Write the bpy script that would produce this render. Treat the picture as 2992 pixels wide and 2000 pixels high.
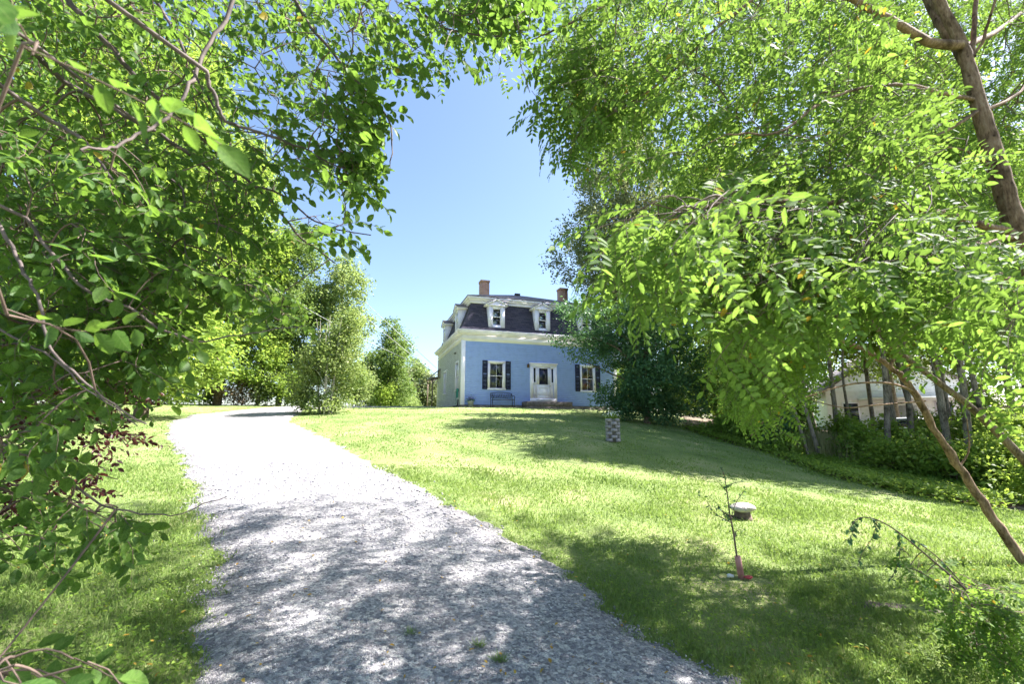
import bpy, math, random
import numpy as np
from mathutils import Vector, Matrix

for _o in list(bpy.data.objects): bpy.data.objects.remove(_o)
S = bpy.context.scene
COL = S.collection
PI = math.pi

# ------------------------------------------------------------------ camera
EYE = 1.6; FPX = 445.0; PITCH = math.radians(10.4)
cam = bpy.data.cameras.new('camera'); camo = bpy.data.objects.new('camera', cam); COL.objects.link(camo)
camo.location = (0, 0, EYE); camo.rotation_euler = (PI/2 + PITCH, 0, 0)
cam.sensor_width = 36; cam.lens = 36*FPX/1024; cam.clip_start = 0.05; cam.clip_end = 2000
cam.dof.use_dof = True; cam.dof.focus_distance = 14; cam.dof.aperture_fstop = 3.6
S.camera = camo
# ------------------------------------------------------------------ sky, sun, exposure
SUN_EL = math.radians(49); SUN_AZ = math.radians(76)     # azimuth clockwise from +Y
w = bpy.data.worlds.new('World'); S.world = w; w.use_nodes = True
nt = w.node_tree; bg = nt.nodes['Background']
sky = nt.nodes.new('ShaderNodeTexSky'); sky.sky_type = 'NISHITA'; sky.sun_disc = False
sky.sun_elevation = SUN_EL; sky.sun_rotation = SUN_AZ; sky.air_density = 1.0; sky.dust_density = 1.1; sky.ozone_density = 2.0
nt.links.new(sky.outputs[0], bg.inputs[0]); bg.inputs[1].default_value = 0.072
sl = bpy.data.lights.new('sun', 'SUN'); sl.energy = 5.0; sl.angle = math.radians(0.53); sl.color = (1.0, 0.955, 0.94)
so = bpy.data.objects.new('sun', sl); COL.objects.link(so)
sd = Vector((math.sin(SUN_AZ)*math.cos(SUN_EL), math.cos(SUN_AZ)*math.cos(SUN_EL), math.sin(SUN_EL)))
so.rotation_euler = sd.to_track_quat('Z', 'Y').to_euler(); so.location = (20, 5, 30)
S.view_settings.view_transform = 'Standard'; S.view_settings.look = 'None'
S.view_settings.exposure = 2.2; S.view_settings.gamma = 1.0
S.cycles.max_bounces = 8; S.cycles.diffuse_bounces = 4; S.cycles.transmission_bounces = 6; S.cycles.transparent_max_bounces = 8
S.cycles.caustics_reflective = False; S.cycles.caustics_refractive = False

# ------------------------------------------------------------------ helpers
def ray(px, py):
    """direction (per metre of forward distance) seen at a point of the photograph (2346 wide reading)"""
    x = (px*1024/2346 - 512)/FPX; y = (342.5 - py*1024/2346)/FPX
    fy = math.cos(PITCH) - y*math.sin(PITCH); fz = math.sin(PITCH) + y*math.cos(PITCH)
    return x/fy, fz/fy
def P(px, py, d):
    a, b = ray(px, py)
    return np.array((a*d, d, EYE + b*d))
_tp = [(0,0,0),(-4,0,.05),(4,0,-.05),(0,3,.12),(-4,3,.25),(5,3,-.02),(0,-10,-.2),(-20,-10,.6),(20,-10,-.8),(-60,-20,1),(60,-20,-1),
       (-30,25,2.7),(-20,45,2.9),(0,60,3.0),(30,60,1.8),(60,40,.9),(60,5,-.8),(-60,40,3.2),(-60,5,2.2),(0,120,3.5),(-80,120,4),(90,120,2),
       (28,28,.35),(35,15,-.3),(20,20,.25),(14,24,1.2),(-16,8,1.1),(-3,31,2.62),(6,33,2.62),(-8,30,2.66),(8.5,31,2.4)]
for px, py, d in [(1695,1330,4.8),(1750,1190,7),(2250,1150,10),(1900,1080,13),(1600,1000,18),(1405,1015,13),(430,1150,6.5),(1030,1150,6.5),
                  (378,1000,13),(745,1000,13),(450,945,21),(700,937,22.5),(850,938,22.5),(1060,935,23.8),(1380,944,25.4),(1200,1180,6.6),(250,1150,6.5),(300,930,22)]:
    p = P(px, py, d); _tp.append(tuple(p))
_tp = np.array(_tp); _n = len(_tp)
def _U(r2): return np.where(r2 > 0, r2*np.log(r2 + 1e-9), 0.0)
_K = _U(((_tp[:,None,:2]-_tp[None,:,:2])**2).sum(-1)) + np.eye(_n)*2.0
_A = np.zeros((_n+3,_n+3)); _A[:_n,:_n] = _K; _A[:_n,_n] = 1; _A[:_n,_n+1:] = _tp[:,:2]; _A[_n,:_n] = 1; _A[_n+1:,:_n] = _tp[:,:2].T
_W = np.linalg.solve(_A, np.concatenate([_tp[:,2], np.zeros(3)]))
def H(x, y):
    x = np.asarray(x, float); y = np.asarray(y, float)
    r2 = (x[...,None]-_tp[:,0])**2 + (y[...,None]-_tp[:,1])**2
    z = (_U(r2)*_W[:_n]).sum(-1) + _W[_n] + _W[_n+1]*x + _W[_n+2]*y
    return z
def h1(x, y): return float(H(np.array([x]), np.array([y]))[0])
def ground(px, py, dmax=24.0):
    a, b = ray(px, py); d = np.linspace(1.5, 60, 1200)
    g = EYE + b*d - H(a*d, d); k = np.argmax(g < 0) if (g < 0).any() else -1
    dd = min(d[k], dmax) if k > 0 else dmax
    return np.array((a*dd, dd))

def tag(o, label=None, cat=None, group=None, kind=None):
    if label: o['label'] = label
    if cat: o['category'] = cat
    if group: o['group'] = group
    if kind: o['kind'] = kind
    return o
def empty(name, loc=(0,0,0), rz=0.0):
    o = bpy.data.objects.new(name, None); o.location = loc; o.rotation_euler = (0,0,rz); o.empty_display_size = .2
    COL.objects.link(o); return o
def np_obj(name, V, F, m, parent=None, smooth=False):
    """V (N,3); F list of int arrays (n,k) of equal polygon size each"""
    V = np.asarray(V, np.float32); F = [np.asarray(f, np.int32) for f in F if len(f)]
    me = bpy.data.meshes.new(name)
    me.vertices.add(len(V)); me.vertices.foreach_set('co', V.ravel())
    loops = np.concatenate([f.ravel() for f in F]); sizes = np.concatenate([np.full(len(f), f.shape[1], np.int32) for f in F])
    me.loops.add(len(loops)); me.loops.foreach_set('vertex_index', loops)
    starts = np.concatenate([[0], np.cumsum(sizes)[:-1]]).astype(np.int32)
    me.polygons.add(len(sizes)); me.polygons.foreach_set('loop_start', starts); me.polygons.foreach_set('loop_total', sizes)
    if smooth: me.polygons.foreach_set('use_smooth', np.ones(len(sizes), bool))
    me.update(calc_edges=True); me.validate()
    me.materials.append(m)
    o = bpy.data.objects.new(name, me); COL.objects.link(o)
    if parent: o.parent = parent
    return o
class MB:
    def __init__(s): s.v = []; s.f = {}
    def add(s, verts, faces):
        b = len(s.v); s.v += [tuple(map(float, p)) for p in verts]
        for f in faces: s.f.setdefault(len(f), []).append([b+i for i in f])
        return s
    def box(s, x0, x1, y0, y1, z0, z1):
        v = [(x0,y0,z0),(x1,y0,z0),(x1,y1,z0),(x0,y1,z0),(x0,y0,z1),(x1,y0,z1),(x1,y1,z1),(x0,y1,z1)]
        return s.add(v, [(0,3,2,1),(4,5,6,7),(0,1,5,4),(1,2,6,5),(2,3,7,6),(3,0,4,7)])
    def bbox(s, x0, x1, y0, y1, z0, z1, b=.006):
        """box with chamfered vertical/horizontal edges"""
        xs = (x0, x0+b, x1-b, x1); ys = (y0, y0+b, y1-b, y1)
        def ring(z, i): 
            X = (x0+i, x1-i); Y = (y0+i, y1-i); c = b
            return [(X[0]+c,Y[0],z),(X[1]-c,Y[0],z),(X[1],Y[0]+c,z),(X[1],Y[1]-c,z),(X[1]-c,Y[1],z),(X[0]+c,Y[1],z),(X[0],Y[1]-c,z),(X[0],Y[0]+c,z)]
        R = [ring(z0, b*.7), ring(z0+b, 0), ring(z1-b, 0), ring(z1, b*.7)]
        v = sum(R, []); f = [tuple(range(7,-1,-1)), tuple(range(24,32))]
        for k in range(3):
            for i in range(8): j = (i+1) % 8; f.append((k*8+i, k*8+j, k*8+8+j, k*8+8+i))
        return s.add(v, f)
    def tube(s, pts, rad, n=6, caps=True):
        V, F = tube(pts, rad, n); b = len(s.v)
        s.v += [tuple(p) for p in V.tolist()]; s.f.setdefault(4, []).extend((F+b).tolist())
        if caps:
            s.f.setdefault(n, []).append([b+i for i in range(n-1,-1,-1)]); e = b + (len(pts)-1)*n
            s.f.setdefault(n, []).append([e+i for i in range(n)])
        return s
    def lathe(s, prof, c=(0,0), n=16):
        b = len(s.v)
        for r, z in prof:
            for i in range(n): a = 2*PI*i/n; s.v.append((c[0]+r*math.cos(a), c[1]+r*math.sin(a), z))
        for k in range(len(prof)-1):
            for i in range(n):
                j = (i+1) % n; s.f.setdefault(4, []).append([b+k*n+i, b+k*n+j, b+k*n+n+j, b+k*n+n+i])
        s.f.setdefault(n, []).append([b+i for i in range(n-1,-1,-1)]); e = b+(len(prof)-1)*n; s.f.setdefault(n, []).append([e+i for i in range(n)])
        return s
    def build(s, name, m, parent=None, smooth=False):
        return np_obj(name, np.array(s.v), [np.array(f) for f in s.f.values()], m, parent, smooth)
def tube(pts, rad, n=6):
    pts = np.asarray(pts, float); N = len(pts); rad = np.broadcast_to(np.asarray(rad, float), (N,))
    t = np.gradient(pts, axis=0); t /= np.linalg.norm(t, axis=1)[:,None] + 1e-9
    ref = np.array((0,0,1.0)) if abs(t[:,2]).mean() < .8 else np.array((1.0,0,0))
    a = np.cross(t, ref); a /= np.linalg.norm(a, axis=1)[:,None] + 1e-9; b = np.cross(t, a)
    th = np.arange(n)*2*PI/n
    V = pts[:,None] + rad[:,None,None]*(a[:,None]*np.cos(th)[None,:,None] + b[:,None]*np.sin(th)[None,:,None])
    i = np.arange(N-1)[:,None]*n; j = np.arange(n)[None]; k = (j+1) % n
    F = np.stack([i+j, i+k, i+n+k, i+n+j], -1).reshape(-1,4)
    return V.reshape(-1,3), F
def curve(ctrl, per=6):
    """Catmull-Rom through control points"""
    c = np.asarray(ctrl, float); c = np.vstack([2*c[0]-c[1], c, 2*c[-1]-c[-2]]); out = []
    for i in range(1, len(c)-2):
        for t in np.linspace(0, 1, per, endpoint=False):
            p0,p1,p2,p3 = c[i-1:i+3]
            out.append(.5*((2*p1)+(p2-p0)*t+(2*p0-5*p1+4*p2-p3)*t*t+(3*p1-p0-3*p2+p3)*t**3))
    out.append(c[-2]); return np.array(out)
def in_poly(x, y, poly):
    x = np.asarray(x); y = np.asarray(y); r = np.zeros(x.shape, bool); n = len(poly)
    for i in range(n):
        x0, y0 = poly[i]; x1, y1 = poly[(i+1) % n]
        c = ((y0 > y) != (y1 > y)) & (x < (x1-x0)*(y-y0)/((y1-y0) if y1 != y0 else 1e-9) + x0)
        r ^= c
    return r

# ------------------------------------------------------------------ materials
def mat(name):
    m = bpy.data.materials.new(name); m.use_nodes = True; n = m.node_tree.nodes; l = m.node_tree.links
    return m, n, l, n['Principled BSDF']
def ramp(n, cols, pos=None):
    r = n.new('ShaderNodeValToRGB'); e = r.color_ramp.elements
    pos = pos or [i/(len(cols)-1) for i in range(len(cols))]
    while len(e) < len(cols): e.new(.5)
    for i, c in enumerate(cols): e[i].position = pos[i]; e[i].color = (*c, 1)
    return r
def simple(name, col, rough=.6, var=.12, scale=6.0, metal=0.0, bump=0.0, bscale=60.0, dirt=None, spec=.4):
    m, n, l, b = mat(name)
    tc = n.new('ShaderNodeTexCoord'); no = n.new('ShaderNodeTexNoise'); no.inputs['Scale'].default_value = scale; no.inputs['Detail'].default_value = 6
    l.new(tc.outputs['Object'], no.inputs['Vector'])
    lo = tuple(c*(1-var*1.6) for c in col) if dirt is None else dirt
    r = ramp(n, [lo, tuple(col), tuple(min(1, c*(1+var)) for c in col)], [.28, .5, .75]); l.new(no.outputs['Fac'], r.inputs[0]); l.new(r.outputs[0], b.inputs['Base Color'])
    b.inputs['Roughness'].default_value = rough; b.inputs['Metallic'].default_value = metal; b.inputs['Specular IOR Level'].default_value = spec
    if bump:
        n2 = n.new('ShaderNodeTexNoise'); n2.inputs['Scale'].default_value = bscale; n2.inputs['Detail'].default_value = 5; l.new(tc.outputs['Object'], n2.inputs['Vector'])
        bp = n.new('ShaderNodeBump'); bp.inputs['Strength'].default_value = bump; bp.inputs['Distance'].default_value = .02 if bscale < 60 and bump > .4 else .003
        l.new(n2.outputs['Fac'], bp.inputs['Height']); l.new(bp.outputs[0], b.inputs['Normal'])
    return m
def leafmat(name, dark, mid, light, trans, tfac=.45, rough=.42, yellow=None, yfrac=.02, clump=1.2, veins=False):
    """leaf: random colour per leaf, clump-scale colour drift, light through the blade"""
    m, n, l, b = mat(name)
    ge = n.new('ShaderNodeNewGeometry'); tc = n.new('ShaderNodeTexCoord')
    no = n.new('ShaderNodeTexNoise'); no.inputs['Scale'].default_value = clump; no.inputs['Detail'].default_value = 3; l.new(tc.outputs['Object'], no.inputs['Vector'])
    mx = n.new('ShaderNodeMath'); mx.operation = 'MULTIPLY_ADD'; l.new(ge.outputs['Random Per Island'], mx.inputs[0]); mx.inputs[1].default_value = .55
    sc = n.new('ShaderNodeMath'); sc.operation = 'MULTIPLY_ADD'; l.new(no.outputs['Fac'], sc.inputs[0]); sc.inputs[1].default_value = 1.1; sc.inputs[2].default_value = -.33
    l.new(sc.outputs[0], mx.inputs[2])
    r = ramp(n, [dark, mid, light], [.15, .5, .85]); l.new(mx.outputs[0], r.inputs[0])
    colo = r.outputs[0]; tr = n.new('ShaderNodeMixRGB'); tr.blend_type = 'MIX'; tr.inputs[0].default_value = .65; l.new(colo, tr.inputs[1]); tr.inputs[2].default_value = (*trans, 1)
    tcol = tr.outputs[0]
    if yellow:
        gt = n.new('ShaderNodeMath'); gt.operation = 'GREATER_THAN'; l.new(ge.outputs['Random Per Island'], gt.inputs[0]); gt.inputs[1].default_value = 1-yfrac
        a = n.new('ShaderNodeMixRGB'); l.new(gt.outputs[0], a.inputs[0]); l.new(colo, a.inputs[1]); a.inputs[2].default_value = (*yellow, 1); colo = a.outputs[0]
        a = n.new('ShaderNodeMixRGB'); l.new(gt.outputs[0], a.inputs[0]); l.new(tcol, a.inputs[1]); a.inputs[2].default_value = (*yellow, 1); tcol = a.outputs[0]
    if veins:
        at = n.new('ShaderNodeAttribute'); at.attribute_name = 'leafco'; sx = n.new('ShaderNodeSeparateXYZ'); l.new(at.outputs['Vector'], sx.inputs[0])
        mr = n.new('ShaderNodeMapRange'); mr.inputs[1].default_value = .10; mr.inputs[2].default_value = .0; mr.inputs[3].default_value = 0; mr.inputs[4].default_value = 1; l.new(sx.outputs[1], mr.inputs[0])
        ax = n.new('ShaderNodeMath'); ax.operation = 'MULTIPLY_ADD'; l.new(sx.outputs[1], ax.inputs[0]); ax.inputs[1].default_value = -.22; l.new(sx.outputs[0], ax.inputs[2])
        sn = n.new('ShaderNodeMath'); sn.operation = 'MULTIPLY'; l.new(ax.outputs[0], sn.inputs[0]); sn.inputs[1].default_value = 44
        s2 = n.new('ShaderNodeMath'); s2.operation = 'SINE'; l.new(sn.outputs[0], s2.inputs[0])
        m3 = n.new('ShaderNodeMapRange'); m3.inputs[1].default_value = .75; m3.inputs[2].default_value = 1; m3.inputs[4].default_value = .55; l.new(s2.outputs[0], m3.inputs[0])
        mxx = n.new('ShaderNodeMath'); mxx.operation = 'MAXIMUM'; l.new(mr.outputs[0], mxx.inputs[0]); l.new(m3.outputs[0], mxx.inputs[1])
        n5 = n.new('ShaderNodeTexNoise'); n5.inputs['Scale'].default_value = 70; l.new(tc.outputs['Object'], n5.inputs['Vector'])
        r5 = ramp(n, [(.55,.6,.5),(1,1,1),(1.1,1.1,1.0)], [.3,.5,.7]); l.new(n5.outputs['Fac'], r5.inputs[0])
        for k_ in (0, 1):
            src = (colo, tcol)[k_]
            mu = n.new('ShaderNodeMixRGB'); mu.blend_type = 'MULTIPLY'; mu.inputs[0].default_value = .8; l.new(src, mu.inputs[1]); l.new(r5.outputs[0], mu.inputs[2])
            ve = n.new('ShaderNodeMixRGB'); l.new(mxx.outputs[0], ve.inputs[0]); l.new(mu.outputs[0], ve.inputs[1]); lt = n.new('ShaderNodeMixRGB'); lt.blend_type = 'MIX'; lt.inputs[0].default_value = .35; l.new(mu.outputs[0], lt.inputs[1]); lt.inputs[2].default_value = (.34,.42,.14,1); l.new(lt.outputs[0], ve.inputs[2])
            if k_ == 0: colo = ve.outputs[0]
            else: tcol = ve.outputs[0]
    l.new(colo, b.inputs['Base Color']); b.inputs['Roughness'].default_value = rough; b.inputs['Specular IOR Level'].default_value = .2
    t = n.new('ShaderNodeBsdfTranslucent'); l.new(tcol, t.inputs['Color'])
    ms = n.new('ShaderNodeMixShader'); ms.inputs[0].default_value = tfac; l.new(b.outputs[0], ms.inputs[1]); l.new(t.outputs[0], ms.inputs[2])
    l.new(ms.outputs[0], n['Material Output'].inputs['Surface'])
    return m
M = {}
M['bark'] = simple('bark', (.17,.13,.10), .9, .35, 9, bump=.9, bscale=38)
M['bark_locust'] = simple('locust_bark', (.30,.20,.13), .85, .35, 14, bump=.8, bscale=55)
M['bark_pale'] = simple('pale_bark', (.42,.38,.32), .85, .3, 8, bump=.6, bscale=40)
def barkmat(name, col, dark, light, s=14):
    m, n, l, bb = mat(name); tc = n.new('ShaderNodeTexCoord'); mp = n.new('ShaderNodeMapping'); mp.inputs['Scale'].default_value = (1,1,.22); l.new(tc.outputs['Object'], mp.inputs[0])
    a = n.new('ShaderNodeTexNoise'); a.inputs['Scale'].default_value = s*4; a.inputs['Detail'].default_value = 8; a.inputs['Roughness'].default_value = .7; l.new(mp.outputs[0], a.inputs['Vector'])
    c = n.new('ShaderNodeTexNoise'); c.inputs['Scale'].default_value = s*.5; c.inputs['Detail'].default_value = 6; l.new(tc.outputs['Object'], c.inputs['Vector'])
    vo = n.new('ShaderNodeTexVoronoi'); vo.inputs['Scale'].default_value = s*.9; l.new(tc.outputs['Object'], vo.inputs['Vector'])
    r = ramp(n, [dark, col, light], [.32,.5,.72]); l.new(a.outputs['Fac'], r.inputs[0])
    r2 = ramp(n, [(.35,.33,.30),(1,1,1),(1.25,1.25,1.3)], [.32,.48,.75]); l.new(c.outputs['Fac'], r2.inputs[0])
    mx = n.new('ShaderNodeMixRGB'); mx.blend_type = 'MULTIPLY'; mx.inputs[0].default_value = 1; l.new(r.outputs[0], mx.inputs[1]); l.new(r2.outputs[0], mx.inputs[2])
    r3 = ramp(n, [(.18,.15,.13),(1,1,1)], [.05,.16]); l.new(vo.outputs['Distance'], r3.inputs[0])
    m2 = n.new('ShaderNodeMixRGB'); m2.blend_type = 'MULTIPLY'; m2.inputs[0].default_value = .9; l.new(mx.outputs[0], m2.inputs[1]); l.new(r3.outputs[0], m2.inputs[2]); l.new(m2.outputs[0], bb.inputs['Base Color'])
    bb.inputs['Roughness'].default_value = .9; bb.inputs['Specular IOR Level'].default_value = .2
    bp = n.new('ShaderNodeBump'); bp.inputs['Strength'].default_value = 1; bp.inputs['Distance'].default_value = .012; l.new(a.outputs['Fac'], bp.inputs['Height']); l.new(bp.outputs[0], bb.inputs['Normal']); return m
M['bark_locust'] = barkmat('locust_bark_ridged', (.23,.15,.10), (.08,.05,.035), (.34,.26,.19))
M['bark'] = barkmat('grey_brown_bark', (.17,.125,.09), (.06,.045,.03), (.28,.23,.18))
M['bark_mid'] = barkmat('woodland_bark', (.22,.18,.14), (.08,.065,.05), (.36,.31,.25), 8)
M['twig'] = simple('twig', (.13,.09,.07), .8, .3, 20)
M['twig_gray'] = simple('gray_twig', (.11,.085,.075), .8, .4, 11, bump=.5, bscale=70)
LOC = leafmat('locust_leaf', (.045,.11,.022), (.09,.18,.034), (.155,.26,.05), (.30,.47,.06), .54, .62, (.50,.34,.03), .005, veins=True)
CRAB = leafmat('crabapple_leaf', (.028,.075,.018), (.06,.13,.024), (.11,.19,.035), (.25,.42,.045), .5, .5, (.40,.30,.04), .002, veins=True)
SUNNY = leafmat('sunny_leaf', (.10,.18,.03), (.20,.30,.05), (.30,.38,.09), (.42,.56,.08), .5, .5, clump=.5)
PALE = leafmat('pale_leaf', (.10,.17,.05), (.20,.27,.09), (.31,.38,.15), (.40,.50,.14), .46, .5, clump=.4)
OAK = leafmat('oak_leaf', (.07,.10,.045), (.13,.17,.07), (.24,.26,.14), (.3,.34,.12), .35, .5, clump=.4)
DARKG = leafmat('hornbeam_leaf', (.045,.11,.055), (.085,.18,.085), (.15,.26,.12), (.20,.36,.10), .35, .4, clump=.6)
MIDG = leafmat('maple_leaf', (.06,.11,.03), (.12,.19,.05), (.22,.28,.09), (.28,.40,.08), .42, .5, clump=.6)
SHRUB = leafmat('shrub_leaf', (.10,.17,.05), (.20,.26,.08), (.32,.36,.15), (.36,.46,.10), .4, .5, clump=1.0)
PURPLE = leafmat('purple_leaf', (.03,.012,.012), (.06,.02,.02), (.12,.04,.03), (.20,.05,.03), .35, .4)
BRUSH = leafmat('dry_leaf', (.08,.05,.03), (.14,.09,.06), (.2,.15,.09), (.2,.14,.08), .25, .7)
UNDER = leafmat('understory_leaf', (.08,.16,.025), (.17,.28,.045), (.27,.37,.07), (.42,.56,.07), .5, .5, clump=.8)
GRASSM = leafmat('grass_blade', (.10,.17,.04), (.19,.28,.075), (.29,.36,.12), (.36,.50,.10), .35, .55, clump=.9)

# ------------------------------------------------------------------ leaves and sprays
def leaf7(L, W, fold=.18, droop=.12):
    """one leaf along +x, normal +z: 7 points, two five-sided halves"""
    V = np.array([(0,0,0),(.5*L,0,-.2*droop*L),(L,0,-droop*L),(.30*L,.46*W,fold*W),(.72*L,.36*W,fold*W*.8-droop*L*.4),(.30*L,-.46*W,fold*W),(.72*L,-.36*W,fold*W*.8-droop*L*.4)])
    F = np.array([(0,1,2,4,3),(0,5,6,2,1)]); return V, F
def leaf11(L, W, fold=.18, droop=.12):
    """a fuller ovate outline for leaves seen close up"""
    o = [(.10,.20),(.32,.47),(.60,.46),(.84,.25)]; V = [(0,0,0),(.5*L,0,-.2*droop*L),(L,0,-droop*L)]
    for s in (1,-1): V += [(u*L, s*w_*W, fold*W*(w_*1.7)-droop*L*u*u*.8) for u, w_ in o]
    return np.array(V), np.array([(0,1,2,6,5,4,3),(0,7,8,9,10,2,1)])
LCO = {7: [(0,0,0),(.5,0,0),(1,0,0),(.3,1,0),(.72,1,0),(.3,1,0),(.72,1,0)], 11: [(0,0,0),(.5,0,0),(1,0,0)]+[(.1,1,0),(.32,1,0),(.6,1,0),(.84,1,0)]*2}
def rots(n, rng, yaw=None, tilt=.5, pitch0=0.0, pitchv=.4):
    """random rotations: yaw about z, pitch of the x axis, roll"""
    ya = rng.uniform(0, 2*PI, n) if yaw is None else yaw
    pi_ = pitch0 + rng.normal(0, pitchv, n); ro = rng.normal(0, tilt, n)
    cy, sy, cp, sp, cr, sr = np.cos(ya), np.sin(ya), np.cos(pi_), np.sin(pi_), np.cos(ro), np.sin(ro)
    Z = np.zeros(n); O = np.ones(n)
    Rz = np.stack([np.stack([cy,-sy,Z],-1), np.stack([sy,cy,Z],-1), np.stack([Z,Z,O],-1)], 1)
    Ry = np.stack([np.stack([cp,Z,sp],-1), np.stack([Z,O,Z],-1), np.stack([-sp,Z,cp],-1)], 1)
    Rx = np.stack([np.stack([O,Z,Z],-1), np.stack([Z,cr,-sr],-1), np.stack([Z,sr,cr],-1)], 1)
    return Rz @ Ry @ Rx
def place(proto, R, T, Sc):
    V, F = proto; K = len(R)
    VV = np.einsum('kij,mj->kmi', R*Sc[:,None,None], V) + T[:,None]
    return VV.reshape(-1,3), [(f[None] + (np.arange(K)*len(V))[:,None,None]).reshape(-1, f.shape[1]) for f in F]
def merge(parts):
    Vs = []; Fs = {}; b = 0
    for V, F in parts:
        Vs.append(V)
        for f in F: Fs.setdefault(f.shape[1], []).append(f+b)
        b += len(V)
    return np.vstack(Vs), [np.vstack(x) for x in Fs.values()]
def spray_simple(rng, length=.36, nleaf=9, L=.07, W=.042, droop=.35):
    """a twig with alternate ovate leaves; returns leaves, twig"""
    t = np.linspace(0, 1, 7); pts = np.stack([t*length, .03*np.sin(t*5+rng.uniform(0,6)), -droop*length*t**2*.5], -1)
    lp = []
    for i in range(nleaf):
        u = .15 + .85*(i+.5)/nleaf; p = np.array([np.interp(u, t, pts[:,k]) for k in range(3)])
        side = 1 if i % 2 else -1; yaw = side*rng.uniform(.5, 1.3)*(1-.6*(u > .93))
        R = rots(1, rng, np.array([yaw]), .55, .45, .4); s = rng.uniform(.5, 1.2)
        lp.append(place((leaf11(L, W)[0], [leaf11(L, W)[1]]), R, p[None]+R[0]@np.array((.008,0,0)), np.array([s])))
    return merge(lp), pts
def spray_locust(rng, length=.5, ncomp=6, rach=.22, L=.052, W=.021):
    t = np.linspace(0, 1, 7); pts = np.stack([t*length, .03*np.sin(t*4+rng.uniform(0,6)), -.18*length*t**2], -1)
    lp = []; tw = [pts]
    for i in range(ncomp):
        u = .12 + .88*(i+.5)/ncomp; p = np.array([np.interp(u, t, pts[:,k]) for k in range(3)])
        side = 1 if i % 2 else -1; yaw = side*rng.uniform(.5, 1.2)
        rl = rach*rng.uniform(.7, 1.15); R = rots(1, rng, np.array([yaw]), .35, .35+rng.uniform(0,.4), .2)[0]
        s = np.linspace(0, 1, 5); rp = np.stack([s*rl, 0*s, -.25*rl*s**2], -1); rp = p + rp @ R.T; tw.append(rp)
        npair = rng.integers(5, 8)
        for k in range(npair*2+1):
            if k == npair*2: q = 1.0; yw = 0.0
            else: q = .2 + .78*(k//2)/npair; yw = (1 if k % 2 else -1)*rng.uniform(1.0, 1.35)
            c = np.array([np.interp(q, s, rp[:,j]) for j in range(3)])
            Rl = R @ rots(1, rng, np.array([yw]), .3, .15, .22)[0]
            lv, lf = leaf7(L*rng.uniform(.8, 1.15), W*rng.uniform(.85, 1.15), .1, .1)
            lp.append((c + lv @ Rl.T, [lf]))
    return merge(lp), tw
def connect(skel, srad, anchors, rng, wpath=.35):
    """greedy twig tree: every anchor joins the nearest branch or twig node. returns list of (points, radii)"""
    N = len(skel); nodes = np.vstack([skel, anchors]); K = len(anchors)
    dist = np.full(len(nodes), np.inf); dist[:N] = 0; par = np.full(len(nodes), -1)
    best = np.full(K, np.inf); bp = np.zeros(K, int)
    for s in range(0, N, 400):
        dd = np.linalg.norm(anchors[:,None]-skel[None,s:s+400], axis=2); j = dd.argmin(1); v = dd[np.arange(K), j]
        u = v < best; best[u] = v[u]; bp[u] = j[u]+s
    done = np.zeros(K, bool); pl = np.zeros(len(nodes)); order = []
    for _ in range(K):
        b2 = np.where(done, np.inf, best); k = int(b2.argmin()); done[k] = True; order.append(k)
        par[N+k] = bp[k]; pl[N+k] = pl[bp[k]] + np.linalg.norm(anchors[k]-nodes[bp[k]])
        dd = np.linalg.norm(anchors-anchors[k], axis=1) + wpath*pl[N+k]
        u = (~done) & (dd < best); best[u] = dd[u]; bp[u] = N+k
    cnt = np.ones(len(nodes))
    for k in reversed(order):
        if par[N+k] >= N: cnt[par[N+k]] += cnt[N+k]
    out = []
    for k in range(K):
        a = nodes[par[N+k]]; b = anchors[k]; L = np.linalg.norm(b-a)
        t = np.linspace(0, 1, 5)[:,None]; off = rng.normal(0, .06*L, 3)
        pts = a + (b-a)*t + np.sin(PI*t)*off + np.array((0,0,.08*L))*np.sin(PI*t)
        rb = min(.0014 + .0008*math.sqrt(cnt[N+k]), .007); ra = min(rb*1.25+.0004, .009)
        out.append((pts, np.linspace(ra, rb, 5)))
    return out
def sample_poly(poly, n, rng):
    p = np.array(poly, float); lo, hi = p.min(0), p.max(0); out = np.zeros((0,2))
    while len(out) < n:
        q = rng.uniform(lo, hi, (n*3, 2)); out = np.vstack([out, q[in_poly(q[:,0], q[:,1], poly)]])
    return out[:n]
def foliage(root, crown_name, leafm, twigm, anchors, yaw, protos, rng, skel, scale=(.85,1.15), pitch=.15, tilt=.4):
    """sprays at the anchors, twigs joining them to the skeleton"""
    ids = rng.integers(0, len(protos), len(anchors)); parts = []; tw = []
    R = rots(len(anchors), rng, yaw, tilt, pitch, .3); Sc = rng.uniform(*scale, len(anchors))
    for i, (lv, tws) in enumerate(protos):
        k = ids == i
        if not k.any(): continue
        parts.append(place(lv, R[k], anchors[k], Sc[k]))
        for pts in (tws if isinstance(tws, list) else [tws]):
            rr = .0022 if pts is (tws[0] if isinstance(tws, list) else tws) else .0010
            V, F = tube(pts, np.linspace(rr, rr*.4, len(pts)), 3); tw.append(place((V, [F]), R[k], anchors[k], Sc[k]))
    V, F = merge(parts); fo = np_obj(crown_name, V, F, leafm, root)
    nv_ = 11 if F[0].shape[1] == 7 else 7; lc = np.array(LCO[nv_], np.float32)
    if len(fo.data.vertices) % nv_ == 0: at = fo.data.attributes.new('leafco', 'FLOAT_VECTOR', 'POINT'); at.data.foreach_set('vector', np.tile(lc, (len(V)//nv_, 1)).ravel())
    for pts, rad in connect(skel[0], skel[1], anchors, rng):
        V, F = tube(pts, rad, 4); tw.append((V, [F]))
    V, F = merge(tw); np_obj('twigs', V, F, twigm, root)

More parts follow.
